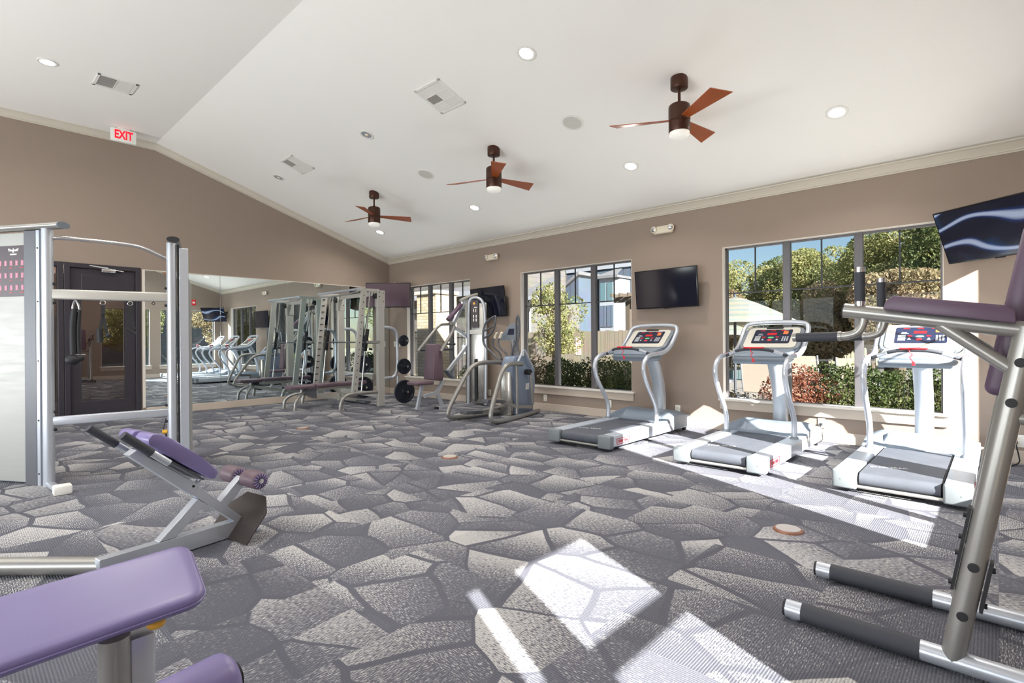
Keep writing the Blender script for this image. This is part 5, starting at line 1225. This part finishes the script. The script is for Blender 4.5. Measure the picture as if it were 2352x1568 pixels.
def leafcloud(name, material, blobs, n, size, parent=None, seed=1, stretch=(1, 1, 1)):
    """many small leaf quads spread through overlapping ellipsoids"""
    rnd = random.Random(seed); verts = []; faces = []
    tot = sum(b[3]**2 for b in blobs)
    for (bx, by, bz, br) in blobs:
        k = int(n*br*br/tot)
        for _ in range(k):
            while True:
                p = V((rnd.uniform(-1, 1), rnd.uniform(-1, 1), rnd.uniform(-1, 1)))
                if p.length < 1: break
            p = p.normalized()*(p.length**0.35)
            c = V((bx+p.x*br*stretch[0], by+p.y*br*stretch[1], bz+p.z*br*stretch[2]))
            a = V((rnd.gauss(0, 1), rnd.gauss(0, 1), rnd.gauss(0, 1))).normalized(); b = a.orthogonal().normalized(); b.rotate(Quaternion(a, rnd.uniform(0, 6.28)))
            c2 = a.cross(b); s = size*rnd.uniform(0.6, 1.4); i = len(verts)
            verts += [c+b*s, c+c2*s*0.55, c-b*s, c-c2*s*0.55]; faces.append((i, i+1, i+2, i+3))
    me = bpy.data.meshes.new(name); me.from_pydata([tuple(v) for v in verts], [], faces); me.materials.append(material)
    o = bpy.data.objects.new(name, me); COL.objects.link(o)
    if parent: o.parent = parent
    return o
def tree(x, y, h, rad, mk, label, seed, n=5200, leaf=0.10):
    r = thing('tree', label, 'tree', (x, y, GZ), group='trees beyond the pool and fence')
    rnd = random.Random(seed); blobs = []
    for k in range(11):
        a = rnd.uniform(0, 6.28); rr = rad*rnd.uniform(0.15, 0.72)
        br = rad*rnd.uniform(0.30, 0.46); zz = min(h*rnd.uniform(0.34, 0.84), h-br*rnd.uniform(1.0, 1.3)); blobs.append((rr*math.cos(a), rr*math.sin(a), zz, br))
    blobs.append((0, 0, h-rad*0.4, rad*0.4)); blobs.append((0, 0, h*0.5, rad*0.6))
    leafcloud('foliage', M[mk], blobs, n, leaf, r, seed)
    mb = MB(); mb.tube([(x, y, GZ), (x+0.1, y, GZ+h*0.35), (x, y+0.1, GZ+h*0.8)], [0.16, 0.12, 0.10, 0.05], 8)
    for k in range(5):
        a = k*1.3; mb.tube([(x+0.05, y, GZ+h*0.3), (x+rad*0.5*math.cos(a), y+rad*0.5*math.sin(a), GZ+h*(0.5+0.05*k))], [0.07, 0.03], 6)
    mb.build('trunk', M['bark'], r)
    return r
T = [(29, 11.6, 5.9, 2.9, 'lf_tree', 'pale green tree beyond the pool, leftmost one in the nearest window'),
     (31, 8.6, 5.9, 2.5, 'lf_dark', 'dark green tree beyond the pool, under the left patch of sky'),
     (28, 6.8, 5.7, 2.4, 'lf_tree', 'light green tree in the middle pane, left of the dip in the skyline'),
     (27, 4.0, 6.0, 2.4, 'lf_dark', 'darker tall tree in the middle pane, just left of the second mullion'),
     (21, 2.6, 5.3, 2.2, 'lf_tree', 'yellow green tree in the right pane of the nearest window, tall crown'),
     (19, 0.6, 5.6, 2.2, 'lf_dark', 'tall dense tree at the right edge of the nearest window'),
     (17, -2.4, 5.4, 2.3, 'lf_tree', 'tree beyond the right edge of the nearest window'),
     (27, 0.2, 7.4, 3.0, 'lf_dark', 'big olive tree filling the back of the right pane'),
     (20, 4.3, 3.3, 1.7, 'lf_tan', 'low tan-green tree in the centre of the middle pane'),
     (25.9, 9.6, 3.8, 1.7, 'lf_tan', 'low tan-green tree behind the striped umbrella'),
     (17, 1.9, 3.2, 1.5, 'lf_tan', 'low tan-green tree in front of the tall ones in the right pane'),
     (11.6, 9.15, 3.0, 0.95, 'lf_tree', 'small crape myrtle tree in front of the wooden fence'),
     (27.5, 12.0, 5.6, 2.0, 'lf_dark', 'tree beside the blue grey house'),
     (2, -12, 4.2, 2.2, 'lf_dark', 'tree outside behind the camera, seen in the mirror, left'),
     (6.5, -13, 4.4, 2.4, 'lf_tree', 'tree outside behind the camera, seen in the mirror, right'),
     (11, -12, 4.2, 2.3, 'lf_tan', 'tree outside behind the camera, far right')]
for i, (x, y, h, rad, mk, lab) in enumerate(T): tree(x, y, h, rad, mk, lab, 20+i, 4200 if rad < 1.2 else 26000, 0.04 if rad < 1.2 else (0.048 if x < 22 else 0.062))
def shrub(x, y, w, d, h, mk, label, seed, n=2600, leaf=0.023):
    r = thing('shrub', label, 'shrub', (x, y, GZ), group='clipped shrubs under the windows')
    rnd = random.Random(seed); blobs = [(rnd.uniform(-d/2, d/2)*0.6, -w/2+w*(k+0.5)/5, h*0.55+rnd.uniform(-0.08, 0.08), h*0.42) for k in range(5)]+[(0, -w/2+w*(k+0.5)/3, h*0.28, h*0.32) for k in range(3)]
    leafcloud('foliage', M[mk], blobs, n*2, leaf, r, seed, (d/h*0.9, 0.9, 1.0))
    mb = MB()
    for k in range(9):
        yy = y-w/2+w*(k+0.5)/9; mb.tube([(x, yy, GZ), (x+rnd.uniform(-0.1, 0.1), yy+rnd.uniform(-0.12, 0.12), GZ+h*0.8)], [0.012, 0.004], 5)
    mb.build('twigs', M['bark'], r); return r
h = thing('house', 'greige house across the lawn behind the camera, seen in the mirror', 'house', (4, -20, GZ))
q = MB(); q.box((-8, -26, GZ), (22, -21, 5.2)); q.build('wall', M['siding2'], h, False)
q = MB(); q.prism([(-9, -20.6, 5.2), (-9, -26.5, 5.2), (-9, -23.5, 7.2)], (32, 0, 0)); q.build('roof', M['roof'], h, False)
shrub(8.8, 2.23, 0.62, 0.5, 0.92, 'lf_red', 'reddish brown shrub outside, left of the second mullion in the nearest window', 50, 2400)
shrub(8.9, 1.62, 0.75, 0.55, 0.98, 'lf_hedge', 'green and tan shrub next to the reddish one outside the nearest window', 51, 2800)
shrub(8.8, 1.02, 0.62, 0.55, 0.96, 'lf_hedge', 'deep green shrub behind the nearest treadmill console', 52, 2600)
shrub(8.8, 0.40, 0.70, 0.55, 0.95, 'lf_hedge', 'green shrub at the right edge of the nearest window', 53, 2600)
shrub(8.7, 3.30, 0.9, 0.5, 0.55, 'lf_tan', 'low twiggy shrub in front of the tan lounger', 54, 700)
shrub(9.0, 5.55, 0.75, 0.6, 0.98, 'lf_hedge', 'leafy shrub at the right of the fence window', 55)
shrub(9.0, 6.25, 0.75, 0.6, 0.96, 'lf_hedge', 'leafy shrub in the middle of the fence window', 56)
shrub(9.0, 6.95, 0.75, 0.6, 0.98, 'lf_hedge', 'leafy shrub left of the middle in the fence window', 57)
shrub(9.0, 7.75, 0.85, 0.6, 0.90, 'lf_tan', 'sparse yellowish shrub at the left of the fence window', 58)
shrub(8.8, 9.3, 1.2, 0.5, 0.8, 'lf_hedge', 'shrub outside the far window behind the chest press', 59)
# cedar fence with notice
q = MB()
for k in range(46):
    y0 = 6.2+k*0.145; q.box((13.0, y0+0.004, GZ), (13.025, y0+0.141, 1.45+0.012*((k*7) % 3)))
centred(q, 'wooden_fence', M['fence'], 'weathered vertical board fence across the fence window', 'fence', (13.0, 9.5, GZ))
q = MB(); q.box((12.985, 9.23, 0.75), (12.995, 9.42, 1.28)); 
o = centred(q, 'notice', M['white'], 'white narrow notice on the wooden fence', 'sign', (12.99, 9.32, 1.0))
q = MB()
for k in range(7): q.box((12.982, 9.26, 0.80+k*0.065), (12.985, 9.39, 0.815+k*0.065))
q.build('notice_lines', M['red'], o, False)
# blue grey house with a bay
h = thing('house', 'blue grey board-sided house with white trimmed bay window beyond the fence', 'house', (20, 13, GZ))
q = MB(); q.box((20, 10.2, GZ), (24, 15.0, 6.2)); q.build('wall', M['siding'], h, False)
q = MB(); q.box((19.93, 10.2, 4.35), (20.0, 15.0, 4.6)); q.box((19.93, 10.2, 2.2), (20.0, 12.0, 2.32)); q.build('trim_band', M['extw'], h, False)
q = MB(); q.prism([(19.2, 11.62, GZ), (19.0, 11.80, GZ), (19.0, 12.5, GZ), (19.2, 12.68, GZ), (20, 12.68, GZ), (20, 11.62, GZ)], (0, 0, 3.95)); q.build('bay', M['extw'], h, False)
q = MB(); q.prism([(18.85, 11.55, 3.80), (18.85, 12.75, 3.80), (20, 12.75, 3.80), (20, 11.55, 3.80)], (0, 0, 0.10)); q.prism([(18.9, 11.6, 3.9), (18.9, 12.7, 3.9), (20, 12.3, 4.3), (20, 12.0, 4.3)], (0, 0, 0.02)); q.build('bay_roof', M['roof'], h, False)
for (y0, y1, z0, z1) in ((11.86, 12.12, 2.85, 3.62), (12.2, 12.46, 2.85, 3.62), (11.86, 12.12, 0.9, 1.55), (12.2, 12.46, 0.9, 1.55)):
    q = MB(); q.box((18.97, y0, z0), (18.99, y1, z1)); q.build('window', M['hglass'], h, False)
for (y0, y1) in ((11.84, 12.14), (12.18, 12.48)):
    q = MB(); q.box((18.96, y0, 1.75), (18.99, y1, 2.65)); q.build('panel', M['siding'], h, False)
q = MB(); q.prism([(18, 12.9, GZ), (18, 15.6, GZ), (18, 15.6, 2.2), (18, 12.9, 3.9)], (1.9, 0, 0)); q.build('gable_wing', M['siding'], h, False)
q = MB(); q.prism([(17.8, 12.75, 3.92), (17.8, 15.9, 1.95), (17.8, 15.9, 2.08), (17.8, 12.75, 4.06)], (2.2, 0, 0)); q.build('gable_roof', M['roof'], h, False)
for (y0, y1) in ((12.95, 13.35), (13.5, 13.9)):
    q = MB(); q.box((17.96, y0, 2.35), (17.99, y1, 3.0)); q.build('window', M['hglass'], h, False)
h = thing('house', 'greige lap-sided house high behind the small tree in the fence window', 'house', (24, 18, GZ))
q = MB(); q.box((24.2, 14.5, GZ), (30, 26, 6.4)); q.build('wall', M['siding2'], h, False)
q = MB(); q.box((24.0, 14.3, 5.2), (24.2, 26, 5.4)); q.box((24.1, 14.4, GZ), (24.2, 14.7, 5.2)); q.build('trim_band', M['extw'], h, False)
q = MB(); q.prism([(23.9, 14, 6.4), (30.5, 14, 6.4), (26.5, 14, 8.6)], (0, 13, 0)); q.build('roof', M['roof'], h, False)
h = thing('porch', 'low gutter-edged porch with white downspout at the left of the fence window', 'porch', (14, 12, GZ))
q = MB(); q.box((14.0, 12.15, GZ), (17, 13.1, 2.6)); q.build('wall', M['siding2'], h, False)
q = MB(); q.prism([(13.6, 11.45, 2.62), (13.6, 12.7, 2.62), (16.0, 12.7, 3.6), (16.0, 12.2, 3.6)], (0, 0, 0.08)); q.build('roof', M['roof'], h, False)
q = MB(); q.box((13.5, 11.4, 2.58), (13.62, 12.7, 2.70)); q.tube([(13.56, 11.7, 2.58), (13.75, 12.0, 2.38), (13.95, 12.1, 2.3), (13.95, 12.1, GZ)], 0.045, 10); q.build('gutter', M['extw'], h)
h = thing('pergola', 'brown timber pergola seen above the fence at the right of the fence window', 'pergola', (14.3, 8.3, GZ))
q = MB(); q.box((14.2, 8.27, GZ), (14.35, 8.42, 2.35)); q.box((14.2, 6.6, GZ), (14.35, 6.75, 2.35)); q.build('post', M['bark'], h, False)
q = MB(); q.box((14.15, 6.3, 2.35), (14.25, 8.8, 2.52)); q.box((15.9, 6.3, 2.35), (16.0, 8.8, 2.52)); q.build('beam', M['bark'], h, False)
q = MB()
for k in range(9): q.box((13.9, 6.4+k*0.29, 2.52), (16.2, 6.45+k*0.29, 2.62))
q.build('rafters', M['bark'], h, False)
# brick pier, far fence and house outside the far window
h = thing('brick_pier', 'tan brick pier with stone cap outside the far window', 'pier', (8.9, 11.1, GZ))
q = MB(); q.box((8.6, 10.68, GZ), (9.3, 11.5, 2.42)); q.build('brickwork', M['brick'], h, False)
q = MB(); q.box((8.54, 10.62, 2.42), (9.36, 11.56, 2.52), 0.02); q.build('stone_cap', M['trim'], h, False)
def railing(x0, y0, x1, y1, z1, label, gap=0.12):
    h = thing('iron_fence', label, 'fence', (x0, y0, GZ)); a, b = V((x0, y0, 0)), V((x1, y1, 0)); n = int((b-a).length/gap)
    mb = MB(); up = V((0, 0, 1))
    mb.bar(a+up*(z1-0.05), b+up*(z1-0.05), 0.03, 0.03); mb.bar(a+up*(z1-0.22), b+up*(z1-0.22), 0.03, 0.03); mb.bar(a+up*(GZ+0.12), b+up*(GZ+0.12), 0.03, 0.03); mb.build('rail', M['iron'], h, False)
    mb = MB()
    for k in range(n+1): p = a.lerp(b, k/n); mb.bar(p+up*GZ, p+up*z1, 0.016, 0.016)
    mb.build('pickets', M['iron'], h, False)
railing(9.6, 10.0, 9.6, 14.5, 1.50, 'black iron fence outside the far window', 0.16)
railing(25.2, -3, 25.2, 12, 1.25, 'black iron fence at the back of the pool deck', 0.14)
h = thing('house', 'grey house with white gutter line outside the far window', 'house', (13, 15.5, GZ))
q = MB(); q.box((13, 13.2, GZ), (17.5, 26, 5)); q.build('wall', M['siding2'], h, False)
q = MB(); q.prism([(12.5, 12.8, 2.85), (12.5, 26, 2.85), (14.5, 26, 3.9), (14.5, 12.8, 3.9)], (0, 0, 0.08)); q.build('roof', M['roof'], h, False)
q = MB(); q.box((12.4, 12.8, 2.78), (12.52, 26, 2.95)); q.box((12.9, 13.2, 2.35), (13.0, 26, 2.5)); q.build('gutter', M['extw'], h, False)
# umbrellas and lounger
def umbrella(x, y, zt, rad, drop, label):
    h = thing('patio_umbrella', label, 'umbrella', (x, y, GZ), group='striped patio umbrellas')
    mb = MB(); n = 8; rings = []
    for j in range(7):
        t = j/6; ring = []
        for k in range(n*4):
            a = 2*PI*k/(n*4); sag = 0.05*t*abs(math.sin(a*n/2)); rr = rad*t*(1-0.05*abs(math.sin(a*n/2)))
            ring.append(mb.bm.verts.new((x+rr*math.cos(a), y+rr*math.sin(a), zt-drop*(t**1.25)+sag*0.4)))
        rings.append(ring)
    for a, b in zip(rings, rings[1:]):
        for k in range(n*4):
            if a is rings[0] and False: continue
            mb.bm.faces.new([a[k], a[(k+1) % (n*4)], b[(k+1) % (n*4)], b[k]])
    bmesh.ops.remove_doubles(mb.bm, verts=mb.bm.verts, dist=0.0005); can = mb.build('canopy', M['umb'], h)
    sm = can.modifiers.new('s', 'SOLIDIFY'); sm.thickness = 0.01
    mb = MB(); mb.tube([(x, y, GZ), (x, y, zt+0.06)], 0.03, 10); mb.sphere((x, y, zt+0.06), 0.04, seg=8); mb.build('pole', M['dgrey'], h)
    mb = MB(); mb.lathe([(0, 0), (0.3, 0), (0.28, 0.08), (0.05, 0.1), (0, 0.1)], (x, y, GZ+0.012)); mb.build('base', M['dgrey'], h)
umbrella(12.0, 4.32, 2.15, 1.35, 0.62, 'large striped patio umbrella in the left pane of the nearest window')
umbrella(16.5, 6.25, 1.72, 1.1, 0.4, 'farther small patio umbrella below the large striped one')
for i, (x, y, lab) in enumerate(((10.1, 3.2, 'tan sling lounger outside the left pane, nearer the window'), (12.8, 2.2, 'tan sling lounger outside the middle pane'), (14.0, 3.4, 'tan sling lounger farther back by the pool'))):
    h = thing('pool_lounger', lab, 'lounger', (x, y, GZ), group='tan loungers on the pool deck')
    mb = MB(); mb.bar((x, y, 0.22), (x+1.25, y, 0.20), 0.56, 0.02); mb.bar((x, y, 0.22), (x-0.12, y, 0.78), 0.56, 0.02, (1, 0, 0)); mb.build('sling', M['sling'], h, False)
    mb = MB()
    for s in (-0.29, 0.29):
        mb.tube([(x+1.3, y+s, 0.20), (x, y+s, 0.22), (x-0.13, y+s, 0.80)], 0.018, 8)
        for dx in (0.1, 1.1): mb.tube([(x+dx, y+s, 0.21), (x+dx, y+s, GZ+0.012)], 0.018, 8)
    mb.build('frame', M['extw'], h)

# ------------------------------------------------------------------ light
def area(name, loc, rot, sx, sy, power, col=(1, 1, 1), shape='RECTANGLE', spread=180):
    l = bpy.data.lights.new(name, 'AREA'); l.shape = shape; l.size = sx; l.size_y = sy; l.energy = power; l.color = col; l.spread = R(spread)
    o = bpy.data.objects.new(name, l); o.location = loc; o.rotation_euler = rot; COL.objects.link(o); return o
sun = bpy.data.lights.new('sun', 'SUN'); sun.energy = 35.0; sun.angle = R(0.6); sun.color = (1.0, 0.96, 0.90)
so = bpy.data.objects.new('sun', sun); COL.objects.link(so); so.rotation_euler = V((0.46, 1.0, -0.55)).to_track_quat('-Z', 'Y').to_euler()
# added fill panels outside the unseen left wall openings, in place of daylight
for i, (y0, y1, z0, z1) in enumerate(LW):
    area('window_daylight', (XL-0.35, (y0+y1)/2, 1.5), V((1, 0, 0.48)).to_track_quat('-Z', 'Y').to_euler(), y1-y0, 2.2, 265, (0.96, 0.98, 1.0))
# added fill panels hidden below the right wall sills, brightening the sloped ceiling
for (y0, y1, z0, z1) in (W1, W2, W3):
    area('gravel_bounce', (7.42, (y0+y1)/2, 0.16), V((-1, 0, 0.95)).to_track_quat('-Z', 'Y').to_euler(), y1-y0, 0.32, 75, (1.0, 0.98, 0.95))
# the lamps in the recessed fittings
for (x, y) in [(d[0], d[1]) for d in DL]+[(3.872, 0.6), (0.8, 3.4), (0.8, 5.8), (-1.8, 1.5), (-1.8, 4.5), (-1.8, 7.5)]:
    m_ = slope_frame(x, y, 0.012); o = area('downlight_lamp', m_.translation, m_.to_euler(), 0.13, 0.13, 20, (1.0, 0.94, 0.86), 'DISK', 150)
l = bpy.data.lights.new('hall_lamp', 'POINT'); l.energy = 60; l.color = (1.0, 0.82, 0.65); l.shadow_soft_size = 0.1
o = bpy.data.objects.new('hall_lamp', l); o.location = (1.2, YA+1.7, 2.5); COL.objects.link(o)

w = bpy.data.worlds.new('sky'); C.world = w; w.use_nodes = True; nt = w.node_tree
bg = nt.nodes['Background']; sky = nt.nodes.new('ShaderNodeTexSky'); sky.sky_type = 'NISHITA'; sky.sun_disc = False
sky.sun_elevation = R(27); sky.sun_rotation = R(205); sky.air_density = 1.0; sky.dust_density = 0.6; sky.ozone_density = 1.5
nt.links.new(sky.outputs[0], bg.inputs['Color']); bg.inputs['Strength'].default_value = 0.26

# ------------------------------------------------------------------ camera
cam = bpy.data.cameras.new('camera'); co = bpy.data.objects.new('camera', cam); COL.objects.link(co); C.camera = co
cam.sensor_fit = 'HORIZONTAL'; cam.sensor_width = 36.0; cam.lens = 1200.5/2352*36.0; cam.clip_start = 0.05; cam.clip_end = 300
yaw, pitch, roll = 0.749, -0.0023, -0.0061
F = V((math.cos(yaw)*math.cos(pitch), math.sin(yaw)*math.cos(pitch), math.sin(pitch)))
Rv = V((math.sin(yaw), -math.cos(yaw), 0)); U = Rv.cross(F)
R2 = Rv*math.cos(roll)+U*math.sin(roll); U2 = -Rv*math.sin(roll)+U*math.cos(roll)
m_ = Matrix((R2, U2, -F)).transposed().to_4x4(); m_.translation = (0, 0, 1.2); co.matrix_world = m_

C.view_settings.view_transform = 'Standard'; C.view_settings.look = 'None'; C.view_settings.gamma = 1.0; C.view_settings.use_curve_mapping = False
C.view_settings.exposure = 0.24
C.cycles.max_bounces = 10; C.cycles.diffuse_bounces = 6; C.cycles.glossy_bounces = 5; C.cycles.transparent_max_bounces = 16
C.cycles.sample_clamp_indirect = 6.0; C.cycles.use_denoising = True
